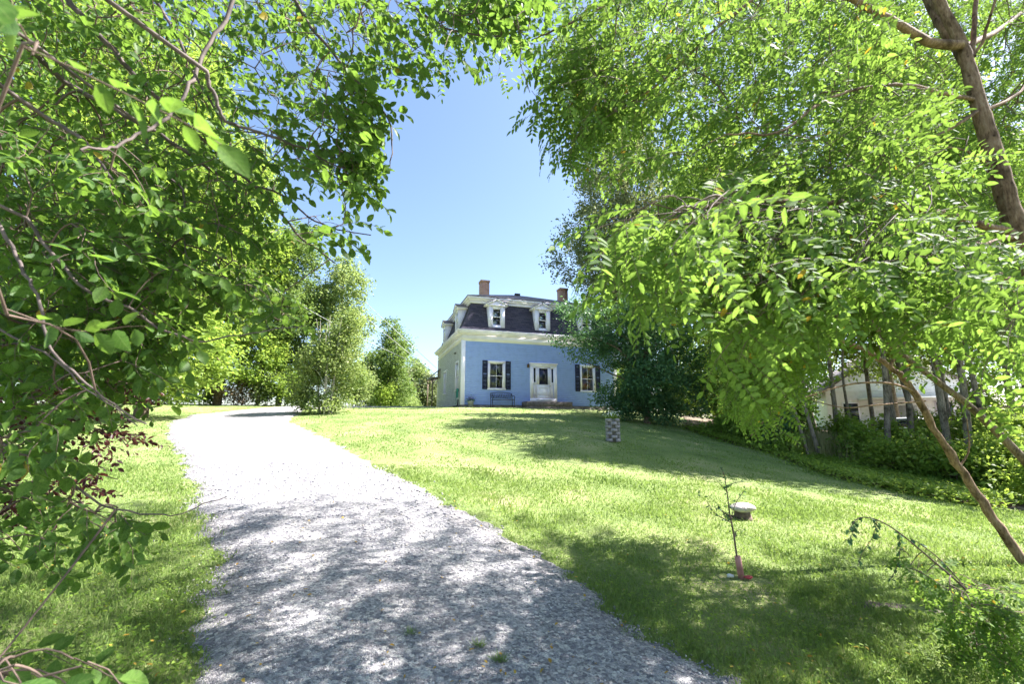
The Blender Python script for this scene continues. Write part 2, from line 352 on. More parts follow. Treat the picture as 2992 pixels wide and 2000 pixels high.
# far crowns: leaf clumps spread through blobs
def crown(blobs, nclump, lpc, cr, leaf, rng, flat=.7, shell=.55, up=.6):
    """blobs (x,y,z,rx,ry,rz); returns V,F and the clump centres"""
    B = np.array(blobs, float); vol = B[:,3]*B[:,4]*B[:,5]; ids = rng.choice(len(B), nclump, p=vol**.75/(vol**.75).sum())
    d = rng.normal(0, 1, (nclump, 3)); d /= np.linalg.norm(d, axis=1)[:,None]
    r = np.where(rng.random(nclump) < shell, rng.uniform(.78, 1.05, nclump), rng.random(nclump)**.45)
    C = B[ids,:3] + d*r[:,None]*B[ids,3:]
    sz = rng.uniform(.55, 1.3, nclump)*cr; n = rng.poisson(lpc, nclump)+3
    rep = np.repeat(np.arange(nclump), n); T = len(rep)
    q = rng.normal(0, .5, (T,3)); q[:,2] *= flat; pos = C[rep] + q*sz[rep,None]
    R = rots(T, rng, None, .75, .25, .55); L = leaf*rng.uniform(.6, 1.25, T)
    base = np.array([(0,0,0),(.45,.30,.06),(1,0,-.1),(.45,-.30,.06)])
    V = np.einsum('kij,mj->kmi', R*L[:,None,None], base) + pos[:,None]
    F = np.arange(T*4).reshape(T,4)
    return V.reshape(-1,3), [F], C
def limbs(path, r0, r1, C, rng, n=14, sides=5, lim=.5):
    """trunk along path, limbs to a subset of clump centres"""
    pts = curve(path, 5); rad = np.linspace(r0, r1, len(pts)); tr = [(lambda t: (t[0], [t[1]]))(tube(pts, rad, 9))]
    out = []
    pick = C[rng.choice(len(C), min(n, len(C)), replace=False)]
    for c in pick:
        below = c[2] - .55*np.linalg.norm(c[:2]-pts[:,:2].mean(0)) - .3
        j = int(np.abs(pts[:,2]-below).argmin()); j = min(max(j, len(pts)//4), len(pts)-2); a = pts[j]
        m = (a+c)/2 + rng.normal(0, .08*np.linalg.norm(c-a), 3) + np.array((0,0,.06*np.linalg.norm(c-a)))
        q = curve([a, m, c], 4); rr = min(rad[j]*lim, .012*np.linalg.norm(c-a)+.012)
        V, F = tube(q, np.linspace(rr, rr*.25, len(q)), sides); out.append((V, [F]))
    return tr, out
def tree(name, label, cat, x, y, hgt, r0, blobs, nclump, lpc, cr, leaf, m, seed, bark='bark', group=None, lean=(0,0), stems=1, nl=14, shell=.55, z0=None):
    rng = np.random.default_rng(seed); z = h1(x, y) if z0 is None else z0
    root = empty(name, (x, y, z)); tag(root, label, cat, group)
    V, F, C = crown(blobs, nclump, lpc, cr, leaf, rng, shell=shell)
    allb = []
    for s in range(stems):
        a = rng.uniform(0, 2*PI); sp = (0 if stems == 1 else .16*hgt)
        top = (lean[0]+sp*math.cos(a), lean[1]+sp*math.sin(a), hgt)
        j = .03*hgt; b = (0,0) if stems == 1 else (.25*math.cos(a), .25*math.sin(a))
        path = [(b[0],b[1],-.15),(b[0]+(top[0]-b[0])*.3+rng.normal(0,j*.5), b[1]+(top[1]-b[1])*.3+rng.normal(0,j*.5), hgt*.33),(top[0]*.68+rng.normal(0,j*.6),top[1]*.68+rng.normal(0,j*.6),hgt*.68),top]
        tr, li = limbs(path, r0, r0*.18, C, rng, nl)
        v, f = merge(tr); np_obj('trunk' if stems == 1 else 'stem', v, f, M[bark], root, True)
        allb += li
    if allb: v, f = merge(allb); np_obj('branches', v, f, M[bark], root, True)
    np_obj('crown', V, F, m, root)
    return root
exec_parts = True
# ------------------------------------------------------------------ ground
def ground_mat():
    m, n, l, b = mat('lawn_turf'); tc = n.new('ShaderNodeTexCoord')
    n1 = n.new('ShaderNodeTexNoise'); n1.inputs['Scale'].default_value = .7; n1.inputs['Detail'].default_value = 8; n1.inputs['Roughness'].default_value = .6
    n2 = n.new('ShaderNodeTexNoise'); n2.inputs['Scale'].default_value = 30; n2.inputs['Detail'].default_value = 6; n2.inputs['Roughness'].default_value = .75
    for x in (n1, n2): l.new(tc.outputs['Object'], x.inputs['Vector'])
    a = n.new('ShaderNodeMath'); a.operation = 'MULTIPLY_ADD'; l.new(n1.outputs['Fac'], a.inputs[0]); a.inputs[1].default_value = .5
    c = n.new('ShaderNodeMath'); c.operation = 'MULTIPLY'; l.new(n2.outputs['Fac'], c.inputs[0]); c.inputs[1].default_value = .5; l.new(c.outputs[0], a.inputs[2])
    r = ramp(n, [(.07,.10,.03), (.18,.25,.075), (.26,.31,.11), (.42,.37,.22)], [.34,.45,.55,.63]); l.new(a.outputs[0], r.inputs[0]); l.new(r.outputs[0], b.inputs['Base Color'])
    b.inputs['Roughness'].default_value = .85; b.inputs['Specular IOR Level'].default_value = .15
    bp = n.new('ShaderNodeBump'); bp.inputs['Strength'].default_value = 1; bp.inputs['Distance'].default_value = .05; l.new(n2.outputs['Fac'], bp.inputs['Height']); l.new(bp.outputs[0], b.inputs['Normal'])
    return m
def gravel_mat():
    m, n, l, b = mat('gravel'); tc = n.new('ShaderNodeTexCoord')
    v = n.new('ShaderNodeTexVoronoi'); v.inputs['Scale'].default_value = 42; v2 = n.new('ShaderNodeTexVoronoi'); v2.inputs['Scale'].default_value = 120
    no = n.new('ShaderNodeTexNoise'); no.inputs['Scale'].default_value = 1.3; no.inputs['Detail'].default_value = 5
    for x in (v, v2, no): l.new(tc.outputs['Object'], x.inputs['Vector'])
    sp = n.new('ShaderNodeSeparateColor'); l.new(v.outputs['Color'], sp.inputs[0])
    r = ramp(n, [(.14,.135,.15), (.265,.26,.275), (.375,.365,.365), (.56,.54,.51)], [0,.4,.75,1]); l.new(sp.outputs[0], r.inputs[0])
    r2 = ramp(n, [(.88,.87,.86), (1.08,1.07,1.06)], [.35,.65]); l.new(no.outputs['Fac'], r2.inputs[0])
    mx = n.new('ShaderNodeMixRGB'); mx.blend_type = 'MULTIPLY'; mx.inputs[0].default_value = 1; l.new(r.outputs[0], mx.inputs[1]); l.new(r2.outputs[0], mx.inputs[2])
    sp2 = n.new('ShaderNodeSeparateColor'); l.new(v2.outputs['Color'], sp2.inputs[0]); r3 = ramp(n, [(.6,.6,.6),(1.2,1.2,1.2)]); l.new(sp2.outputs[0], r3.inputs[0])
    m2 = n.new('ShaderNodeMixRGB'); m2.blend_type = 'MULTIPLY'; m2.inputs[0].default_value = 1; l.new(mx.outputs[0], m2.inputs[1]); l.new(r3.outputs[0], m2.inputs[2])
    ta = n.new('ShaderNodeAttribute'); ta.attribute_name = 'track'; n9 = n.new('ShaderNodeTexNoise'); n9.inputs['Scale'].default_value = 5; n9.inputs['Detail'].default_value = 8; l.new(tc.outputs['Object'], n9.inputs['Vector'])
    mm = n.new('ShaderNodeMath'); mm.operation = 'MULTIPLY_ADD'; l.new(n9.outputs['Fac'], mm.inputs[0]); mm.inputs[1].default_value = .5; ms = n.new('ShaderNodeMath'); ms.operation = 'MULTIPLY_ADD'; l.new(ta.outputs['Fac'], ms.inputs[0]); ms.inputs[1].default_value = .55; ms.inputs[2].default_value = -.05; l.new(ms.outputs[0], mm.inputs[2])
    r9 = ramp(n, [(.88,.85,.82),(1.0,1.0,1.0),(1.18,1.17,1.14)], [.12,.38,.75]); l.new(mm.outputs[0], r9.inputs[0])
    m9 = n.new('ShaderNodeMixRGB'); m9.blend_type = 'MULTIPLY'; m9.inputs[0].default_value = 1; l.new(m2.outputs[0], m9.inputs[1]); l.new(r9.outputs[0], m9.inputs[2]); m2 = m9
    l.new(m2.outputs[0], b.inputs['Base Color']); b.inputs['Roughness'].default_value = .9
    ad = n.new('ShaderNodeMath'); ad.operation = 'ADD'; l.new(v.outputs['Distance'], ad.inputs[0]); l.new(v2.outputs['Distance'], ad.inputs[1])
    bp = n.new('ShaderNodeBump'); bp.invert = True; bp.inputs['Strength'].default_value = .8; bp.inputs['Distance'].default_value = .012; l.new(ad.outputs[0], bp.inputs['Height']); l.new(bp.outputs[0], b.inputs['Normal'])
    return m
M['turf'] = ground_mat(); M['gravel'] = gravel_mat()
M['floor'] = simple('leaf_litter_floor', (.16,.12,.08), .95, .5, 5, bump=1, bscale=30, dirt=(.05,.035,.025))
M['soil'] = simple('bare_soil', (.11,.085,.07), .95, .5, 14, bump=1, bscale=60, dirt=(.04,.03,.025))
u = np.linspace(-1, 1, 261); gx = np.sign(u)*(18*np.abs(u) + 170*np.abs(u)**4)
t = np.linspace(0, 1, 281); gy = -14 + 52*t + 180*t**5
X, Y = np.meshgrid(gx, gy); Z = H(X, Y); Z = np.clip(Z, -3, 6)
rg = np.random.default_rng(1); Z = Z + .012*np.sin(X*3.1+Y)*np.sin(Y*2.7-X*.6) + rg.normal(0, .004, Z.shape)
nx = len(gx); ii, jj = np.meshgrid(np.arange(len(gy)-1), np.arange(nx-1), indexing='ij'); b0 = (ii*nx+jj).ravel()
lawn = np_obj('ground', np.stack([X, Y, Z], -1).reshape(-1,3), [np.stack([b0, b0+1, b0+nx+1, b0+nx], -1)], M['turf'], smooth=True); tag(lawn, kind='structure')

_L = [(420,1568),(432,1470),(440,1300),(425,1150),(402,1060),(372,1000),(384,968),(440,952),(540,942)]
_R = [(1740,1568),(1500,1440),(1320,1320),(1120,1200),(1030,1150),(900,1080),(760,1010),(668,966)]
gl = [ground(*p) for p in _L]; gr = [ground(*p) for p in _R]
DRIVE = [(-2.2,-12)] + [tuple(p) for p in gl] + [(-12.5,25.5),(-9,27.5),(-5.5,28.5),(-5.0,31),(-6,34),(-3.8,34),(-3.6,28),(-5.2,25.2),(-8.3,23.6),(-9.9,21.8)] + [tuple(p) for p in gr[::-1]] + [(2.3,-12)]
print('DRIVE', [(round(float(a),2), round(float(b),2)) for a, b in DRIVE])
_dp = np.array(DRIVE)
def edge_dist(x, y, poly):
    p = np.array(poly); q = np.roll(p, -1, 0); d = np.full(x.shape, 1e9)
    for a, b in zip(p, q):
        ab = b-a; t = np.clip(((x-a[0])*ab[0]+(y-a[1])*ab[1])/(ab@ab+1e-9), 0, 1); d = np.minimum(d, np.hypot(x-a[0]-t*ab[0], y-a[1]-t*ab[1]))
    return np.where(in_poly(x, y, poly), d, -d)
def wob(x, y, s=1.0): return s*(.5*np.sin(x*2.3+np.sin(y*1.7)*1.3)*np.sin(y*2.9+x*.7) + .35*np.sin(x*7.1+y*5.3)*np.sin(y*8.3-x*3.1) + .25*np.sin(x*17+y*3)*np.sin(y*19-x*5))
def sheet(name, poly, step, off, m, w=.12, bbox=None):
    p = np.array(poly); x0, y0 = p.min(0)-.5; x1, y1 = p.max(0)+.5
    if bbox: x0, x1, y0, y1 = bbox
    xs = np.arange(x0, x1, step); ys = np.arange(y0, y1, step); X, Y = np.meshgrid(xs, ys)
    rg = np.random.default_rng(5); X = X + rg.uniform(-.3, .3, X.shape)*step; Y = Y + rg.uniform(-.3, .3, Y.shape)*step
    ins = edge_dist(X, Y, poly) + wob(X, Y, w) > -.12
    c = ins[:-1,:-1] & ins[1:,:-1] & ins[:-1,1:] & ins[1:,1:]
    i, j = np.nonzero(c); n = len(xs); b = i*n+j; F = np.stack([b, b+1, b+n+1, b+n], -1)
    used, inv = np.unique(F, return_inverse=True); x = X.ravel()[used]; y = Y.ravel()[used]
    z = H(x, y) - .03 + (off+.03)*np.clip((edge_dist(x, y, poly) + wob(x, y, w) + .05)/.32, 0, 1)
    o = np_obj(name, np.stack([x, y, z], -1), [inv.reshape(F.shape)], m, smooth=True); tag(o, kind='structure'); return o
_dr = sheet('gravel_driveway', DRIVE, .085, .034, M['gravel'], .2)
_c = np.zeros(len(_dr.data.vertices)*3); _dr.data.vertices.foreach_get('co', _c); _c = _c.reshape(-1,3); _e = edge_dist(_c[:,0], _c[:,1], DRIVE)
_at = _dr.data.attributes.new('track', 'FLOAT', 'POINT'); _at.data.foreach_set('value', np.clip(np.exp(-((_e-1.0)/.42)**2), 0, 1).astype(np.float32))
WOODS = [tuple(ground(*p, dmax=40)) for p in [(1570,985),(1650,1012),(1760,1040),(1880,1085),(2000,1118),(2120,1140),(2250,1165)]] + [(14,8.5),(22,4),(34,6),(40,20),(38,34),(20,36),(12,33),(9,24)]
print('WOODS', [(round(float(a),2), round(float(b),2)) for a, b in WOODS])
sheet('woodland_floor', WOODS, .22, .03, M['floor'], .3)
sap = ground(1695,1332)
SOIL1 = [(sap[0]-.32,sap[1]-.12),(sap[0]+.1,sap[1]-.22),(sap[0]+.42,sap[1]-.08),(sap[0]+.3,sap[1]+.1),(sap[0]-.2,sap[1]+.14)]; sheet('bare_soil_patch', SOIL1, .03, .028, M['soil'], .06)
s2 = ground(2050,1400); SOIL2 = [(s2[0]-.5,s2[1]+.12),(s2[0]+.1,s2[1]-.12),(s2[0]+.75,s2[1]-.45),(s2[0]+.9,s2[1]-.2),(s2[0]+.1,s2[1]+.2)]; sheet('bare_soil_strip', SOIL2, .035, .027, M['soil'], .16)

# ------------------------------------------------------------------ house
HB = (-2.82, 24.95); HZ = 2.64; HR = math.atan2(.309, .951); HW = 9.82; HD = 8.8
BLUE = simple('blue_clapboard_paint', (.34,.45,.98), .6, .06, 3.5, bump=.15, bscale=90)
SHADETINT = simple('shade_tinted_clapboard_paint', (.64,.64,.78), .65, .12, 3.5, bump=.15, bscale=90)  # grey cast of the left wall's light, put into its paint colour
WHITE = simple('white_trim_paint', (.90,.84,.95), .5, .04, 4, bump=.08, bscale=60)
CREAM = simple('cream_trim_paint', (.88,.81,.80), .55, .06, 2.5, bump=.08, bscale=60)
NAVY = simple('navy_shutter_paint', (.012,.014,.045), .45, .2, 6)
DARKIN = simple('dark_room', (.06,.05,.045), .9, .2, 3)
CURT = simple('curtain_cloth', (.75,.68,.74), .9, .15, 6)
CURTW = simple('warm_curtain_cloth', (.75,.66,.50), .9, .15, 6)
IRON = simple('black_iron', (.010,.012,.02), .45, .2, 12, metal=.3)
GRANITE = simple('granite_block', (.16,.13,.13), .85, .3, 9, bump=.5, bscale=50, dirt=(.07,.055,.055))
STONE = simple('foundation_stone', (.23,.19,.17), .9, .4, 5, bump=.8, bscale=18, dirt=(.06,.05,.045))
def shingle_mat(name, a, b_, c_, moss=.0, sx=3.2, sz=7.5):
    m, n, l, b = mat(name); tc = n.new('ShaderNodeTexCoord')
    mp = n.new('ShaderNodeCombineXYZ'); se = n.new('ShaderNodeSeparateXYZ'); l.new(tc.outputs['Object'], se.inputs[0])
    ad = n.new('ShaderNodeMath'); ad.operation = 'ADD'; l.new(se.outputs[0], ad.inputs[0]); l.new(se.outputs[1], ad.inputs[1]); l.new(ad.outputs[0], mp.inputs[0]); l.new(se.outputs[2], mp.inputs[1])
    br = n.new('ShaderNodeTexBrick'); br.inputs['Scale'].default_value = 1.0; br.inputs['Brick Width'].default_value = .32; br.inputs['Row Height'].default_value = .115
    br.inputs['Mortar Size'].default_value = .006; br.inputs['Color1'].default_value = (*a,1); br.inputs['Color2'].default_value = (*b_,1); br.inputs['Mortar'].default_value = (*[q*.35 for q in a],1)
    l.new(mp.outputs[0], br.inputs['Vector'])
    no = n.new('ShaderNodeTexNoise'); no.inputs['Scale'].default_value = 1.6; no.inputs['Detail'].default_value = 7; no.inputs['Roughness'].default_value = .7; l.new(tc.outputs['Object'], no.inputs['Vector'])
    r = ramp(n, [(0,0,0),(0,0,0),(1,1,1)], [0,.58,.74]); l.new(no.outputs['Fac'], r.inputs[0])
    mx = n.new('ShaderNodeMixRGB'); l.new(r.outputs[0], mx.inputs[0]); l.new(br.outputs[0], mx.inputs[1]); mx.inputs[2].default_value = (*c_,1)
    l.new(mx.outputs[0], b.inputs['Base Color']); b.inputs['Roughness'].default_value = .85; b.inputs['Specular IOR Level'].default_value = .2
    bp = n.new('ShaderNodeBump'); bp.inputs['Strength'].default_value = .5; bp.inputs['Distance'].default_value = .01; l.new(br.outputs['Fac'], bp.inputs['Height']); bp.invert = True; l.new(bp.outputs[0], b.inputs['Normal'])
    return m
MANS = shingle_mat('slate_shingles', (.05,.045,.065), (.085,.075,.10), (.16,.135,.12))
ROOF = shingle_mat('asphalt_shingles', (.20,.17,.17), (.27,.23,.22), (.17,.15,.15))
def brick_mat():
    m, n, l, b = mat('chimney_brick'); tc = n.new('ShaderNodeTexCoord'); se = n.new('ShaderNodeSeparateXYZ'); l.new(tc.outputs['Object'], se.inputs[0])
    ad = n.new('ShaderNodeMath'); ad.operation = 'ADD'; l.new(se.outputs[0], ad.inputs[0]); l.new(se.outputs[1], ad.inputs[1])
    mp = n.new('ShaderNodeCombineXYZ'); l.new(ad.outputs[0], mp.inputs[0]); l.new(se.outputs[2], mp.inputs[1])
    br = n.new('ShaderNodeTexBrick'); br.inputs['Scale'].default_value = 1; br.inputs['Brick Width'].default_value = .21; br.inputs['Row Height'].default_value = .075; br.inputs['Mortar Size'].default_value = .008
    br.inputs['Color1'].default_value = (.42,.15,.08,1); br.inputs['Color2'].default_value = (.55,.27,.17,1); br.inputs['Mortar'].default_value = (.50,.45,.40,1); l.new(mp.outputs[0], br.inputs['Vector']); l.new(br.outputs[0], b.inputs['Base Color'])
    b.inputs['Roughness'].default_value = .9; return m
BRICK = brick_mat()
def glass_mat(name='window_glass', tint=(.8,.85,.85)):
    m, n, l, b = mat(name); n.remove(b); g = n.new('ShaderNodeBsdfGlossy'); g.inputs['Roughness'].default_value = .02; t = n.new('ShaderNodeBsdfTransparent'); t.inputs[0].default_value = (*tint,1)
    fr = n.new('ShaderNodeFresnel'); fr.inputs[0].default_value = 1.7; mx = n.new('ShaderNodeMixShader'); l.new(fr.outputs[0], mx.inputs[0]); l.new(t.outputs[0], mx.inputs[1]); l.new(g.outputs[0], mx.inputs[2])
    l.new(mx.outputs[0], n['Material Output'].inputs['Surface']); return m
GLASS = glass_mat()
house = empty('blue_house', (*HB, HZ), HR)
tag(house, 'blue clapboard house with a dark mansard roof, white dormers and two brick chimneys', 'house')
Hm = Matrix.Translation((*HB, HZ)) @ Matrix.Rotation(HR, 4, 'Z')
def HP(u, v, z=0): p = Hm @ Vector((u, v, z)); return (p.x, p.y, p.z)

def clap(L, z0, z1, holes, conv, n=32):
    """sawtooth clapboards along a wall of length L; conv(a, out, z) -> house point"""
    mb = MB(); c = (z1-z0)/n
    for k in range(n):
        zb = z0+k*c; zt = zb+c; cuts = sorted([(h[0], h[1]) for h in holes if h[2] < zt-.001 and h[3] > zb+.001]); a = 0; spans = []
        for h0, h1_ in cuts: 
            if h0 > a: spans.append((a, h0))
            a = max(a, h1_)
        if a < L: spans.append((a, L))
        for a0, a1 in spans:
            mb.add([conv(a0,.042,zb),conv(a1,.042,zb),conv(a1,.004,zt),conv(a0,.004,zt),conv(a0,.004,zb),conv(a1,.004,zb)], [(0,1,2,3),(4,5,1,0)])
    return mb
ST = 3.64
wins = [(2.02,.93,2.40), (7.86,.93,2.40)]           # front windows: centre, sill, head of the opening
fh = [(c-.40, c+.40, a, b) for c, a, b in wins] + [(4.93-.62, 4.93+.62, 0.2, 2.3)]
clap(HW, 0, ST, fh, lambda a, o, z: (a, -o, z)).build('front_wall', BLUE, house)
sw = [(1.35,.9,2.5), (5.5,.95,2.4)]
lw = clap(HD, 0, ST, [(c-.40, c+.40, a, b) for c, a, b in sw], lambda a, o, z: (-o, a, z)).build('side_wall', SHADETINT, house)
clap(HD, 0, ST, [], lambda a, o, z: (HW+o, a, z)).build('side_wall', BLUE, house)
clap(HW, 0, ST, [], lambda a, o, z: (a, HD+o, z)).build('back_wall', BLUE, house)
for (u0, v0, s, q) in ((0,0,-1,-1),(HW,0,1,-1),(0,HD,-1,1),(HW,HD,1,1)):
    mb = MB(); o = .055; wd = .17
    xs = sorted((u0+s*o, u0-s*wd)); ys = sorted((v0+q*o, v0-q*wd))
    mb.bbox(xs[0], xs[1], ys[0], ys[1], -.02, ST); mb.build('corner_board', WHITE, house)
# frieze and eave cornice (stacked, each proud of the one below)
def ringbox(mb, o_out, o_in, z0, z1):
    mb.box(-o_out, HW+o_out, -o_out, -o_in, z0, z1); mb.box(-o_out, HW+o_out, HD+o_in, HD+o_out, z0, z1)
    mb.box(-o_out, -o_in, -o_in, HD+o_in, z0, z1); mb.box(HW+o_in, HW+o_out, -o_in, HD+o_in, z0, z1)
mb = MB(); ringbox(mb, .045, .0, ST-.02, ST+.36); ringbox(mb, .065, .045, ST+.12, ST+.15)
mb.build('frieze', CREAM, house)
mb = MB(); ringbox(mb, .10, .0, ST+.362, ST+.42); ringbox(mb, .22, .0, ST+.422, ST+.47); ringbox(mb, .27, .0, ST+.472, ST+.56); ringbox(mb, .31, .0, ST+.562, ST+.62)
mb.build('eave_cornice', WHITE, house)
# mansard, slightly flared at its foot
ZE = ST+.625; prof = [(-.22, ZE), (-.05, ZE+.16), (.13, ZE+.50), (.32, ZE+1.0), (.50, ZE+1.50), (.60, ZE+1.84)]
mb = MB()
for k in range(len(prof)-1):
    (i0, z0), (i1, z1) = prof[k], prof[k+1]
    c0 = [(i0,i0,z0),(HW-i0,i0,z0),(HW-i0,HD-i0,z0),(i0,HD-i0,z0)]; c1 = [(i1,i1,z1),(HW-i1,i1,z1),(HW-i1,HD-i1,z1),(i1,HD-i1,z1)]
    for q in range(4): r = (q+1) % 4; mb.add([c0[q], c0[r], c1[r], c1[q]], [(0,1,2,3)])
mb.add([(-.22,-.22,ZE-.004),(HW+.22,-.22,ZE-.004),(HW+.22,HD+.22,ZE-.004),(-.22,HD+.22,ZE-.004)], [(0,3,2,1)])
mb.build('mansard_roof', MANS, house)
ZC = ZE+1.84
mb = MB()
def ring2(o, oi, z0, z1): ringbox(mb, o, oi, z0, z1)
ring2(-.52, -.62, ZC-.06, ZC+.10); ring2(-.44, -.62, ZC+.102, ZC+.20); ring2(-.34, -.62, ZC+.202, ZC+.32)
mb.build('upper_cornice', WHITE, house)
mb = MB(); z0 = ZC+.325; i = .31; zz = ZC+1.85
c = [(i,i,z0),(HW-i,i,z0),(HW-i,HD-i,z0),(i,HD-i,z0)]; c2 = [(p[0], p[1], z0+.03) for p in c]; r0 = [(HW/2-.5,HD/2,zz),(HW/2+.5,HD/2,zz)]
mb.add(c2+r0, [(0,1,5,4),(1,2,5),(2,3,4,5),(3,0,4)]); mb.add(c+c2, [(0,1,5,4),(1,2,6,5),(2,3,7,6),(3,0,4,7),(3,2,1,0)])
roof = mb.build('hip_roof', ROOF, house)
mb = MB(); mb.box(HW/2-.35, HW/2+.02, HD/2-.25, HD/2-.02, zz-.06, zz+.08); mb.build('roof_vent', simple('vent_metal', (.08,.08,.09), .6), roof)
for cu in (2.16, 7.96):
    mb = MB(); mb.box(cu-.29, cu+.29, 3.35, 3.93, z0-.3, ST+4.72); mb.box(cu-.32, cu+.32, 3.32, 3.96, ST+4.722, ST+4.86)
    ch = mb.build('chimney', BRICK, house)
    mb = MB(); mb.box(cu-.2, cu+.2, 3.44, 3.84, ST+4.862, ST+4.90); mb.build('flue', simple('flue_clay', (.10,.07,.06), .9), ch)

def sash(mb, c, z0, z1, w, conv, d0, vert=True, t=.035, mt=.018):
    """one sash frame, outer width w, at depth d0"""
    def bx(a0, a1, za, zb, o0, o1):
        v = [conv(a, o, z) for z in (za, zb) for a, o in ((a0,o0),(a1,o0),(a1,o1),(a0,o1))]
        mb.add(v, [(0,3,2,1),(4,5,6,7),(0,1,5,4),(1,2,6,5),(2,3,7,6),(3,0,4,7)])
    h = w/2
    bx(c-h, c-h+t, z0, z1, d0, d0-.03); bx(c+h-t, c+h, z0, z1, d0, d0-.03); bx(c-h+t, c+h-t, z0, z0+t, d0, d0-.03); bx(c-h+t, c+h-t, z1-t, z1, d0, d0-.03)
    if vert: bx(c-mt/2, c+mt/2, z0+t, z1-t, d0-.004, d0-.026)
def boxc(mb, conv, a0, a1, o0, o1, z0, z1):
    v = [conv(a, o, z) for z in (z0, z1) for a, o in ((a0,o0),(a1,o0),(a1,o1),(a0,o1))]
    mb.add(v, [(0,3,2,1),(4,5,6,7),(0,1,5,4),(1,2,6,5),(2,3,7,6),(3,0,4,7)])
def window(c, z0, z1, w, conv, casing=.13, vert=True, curtain=None, parent=house, shutters=False, head=True, wide=.8, blind=False, deep=.6):
    f = MB(); h = w/2; k = casing
    boxc(f, conv, c-h-k, c-h, .045, -.06, z0, z1); boxc(f, conv, c+h, c+h+k, .045, -.06, z0, z1)
    boxc(f, conv, c-h-k, c+h+k, .05, -.06, z1, z1+k); boxc(f, conv, c-h-k-.02, c+h+k+.02, .085, -.06, z0-.07, z0)
    fr = f.build('window', WHITE, parent)
    s = MB(); mid = (z0+z1)/2; sash(s, c, mid-.02, z1, w, conv, .0, vert); sash(s, c, z0, mid+.015, w, conv, -.033, vert)
    s.build('sash', WHITE, fr)
    g = MB(); boxc(g, conv, c-h+.02, c+h-.02, -.014, -.016, mid, z1-.02); boxc(g, conv, c-h+.02, c+h-.02, -.047, -.049, z0+.02, mid); g.build('pane', GLASS, fr)
    r = MB(); D = deep; a0, a1, za, zb = c-h-.25, c+h+.25, z0-.2, z1+.15
    v = [conv(a, o, z) for z in (za, zb) for a, o in ((a0,-.07),(a1,-.07),(a1,-D),(a0,-D))]
    r.add(v, [(0,1,2,3),(4,7,6,5),(1,5,6,2),(2,6,7,3),(3,7,4,0)]); r.build('room_interior', DARKIN, fr)
    if blind:
        q = MB(); n = 26
        for i in range(n): za = z0 + (z1-z0)*i/n; boxc(q, conv, c-h+.01, c+h-.01, -.085, -.09, za+.006, za+(z1-z0)/n-.004)
        q.build('blind', CREAM, fr)
    if curtain:
        for s_ in (-1, 1):
            N, Mz = 22, 14; V = []
            for i in range(Mz):
                t = i/(Mz-1); z = z0+.02+(z1-z0-.04)*t
                # tied back at a third, meeting at the top
                reach = h*(.98 if t > .93 else .30+.66*max(0, (t-.42)/.51)**1.25 if t > .42 else .30+.34*max(0, (.42-t)/.42)**.8)
                for j in range(N):
                    q = j/(N-1); V.append(conv(c+s_*(h-reach*q), -.13+.018*math.sin(q*16+t*2), z))
            F = [(i*N+j, i*N+j+1, (i+1)*N+j+1, (i+1)*N+j) for i in range(Mz-1) for j in range(N-1)]
            MB().add(V, F).build('curtain', curtain, fr)
    return fr
fc = lambda a, o, z: (a, -o, z)
lc = lambda a, o, z: (-o, a, z)
for (c, a, b), cur in zip(wins, (CURT, CURTW)):
    window(c, a, b, .80, fc, curtain=cur, deep=1.1 if cur is CURTW else .6)
    for s_ in (-1, 1):
        m_ = MB(); x0 = c+s_*.545; x1 = x0+s_*.30; x0, x1 = sorted((x0, x1)); zb, zt = a-.05, b+.13
        for xa, xb in ((x0,x0+.045),(x1-.045,x1)): m_.box(xa, xb, -.072, -.022, zb, zt)
        for za, zc in ((zb,zb+.07),(zt-.07,zt),((zb+zt)/2-.03,(zb+zt)/2+.03)): m_.box(x0+.045, x1-.045, -.070, -.024, za, zc)
        n = 32
        for i in range(n):
            z = zb+.08+(zt-zb-.16)*i/n
            if abs(z-(zb+zt)/2) < .05: continue
            m_.add([(x0+.045,-.062,z),(x1-.045,-.062,z),(x1-.045,-.034,z+.045),(x0+.045,-.034,z+.045)], [(0,1,2,3)])
        m_.build('shutter', NAVY, house)
window(sw[0][0], sw[0][1], sw[0][2], .80, lc, casing=.10, vert=False, curtain=None)
window(sw[1][0], sw[1][1], sw[1][2], .80, lc, casing=.10, blind=True)
# warm lamp glowing inside the right front window
# door surround with sidelights
dc = 4.93; ds = MB()
ds.box(dc-.86, dc+.86, -.045, .02, .2, .42); ds.box(dc-.86, dc-.64, -.045, .02, .422, 2.30); ds.box(dc+.64, dc+.86, -.045, .02, .422, 2.30); ds.box(dc-.86, dc+.86, -.05, .02, 2.302, 2.46); ds.box(dc-.92, dc+.92, -.10, .02, 2.462, 2.52)
for s_ in (-1, 1):
    a, b = sorted((dc+s_*.46, dc+s_*.50)); ds.box(a, b, -.055, .02, .422, 2.30)
    a, b = sorted((dc+s_*.50, dc+s_*.64)); ds.box(a, b, -.012, .02, .422, 1.30); ds.box(a-.01, b+.01, -.075, .02, 1.302, 1.36); ds.box(a, b, -.02, .02, 2.22, 2.30)
    ds.box(a-.06, b+.06, -.062, -.052, 2.2, 2.29)
surround = ds.build('door_surround', WHITE, house)
for s_ in (-1, 1):
    a, b = sorted((dc+s_*.50, dc+s_*.64)); q = MB(); q.box(a, b, .012, .018, 1.36, 2.22); sl_ = q.build('sidelight', simple('dark_glass', (.012,.014,.03), .12, .1, 2, spec=.6), surround)
    q = MB(); [q.box(a, b, -.004, .010, z, z+.018) for z in (1.64, 1.93)]; 
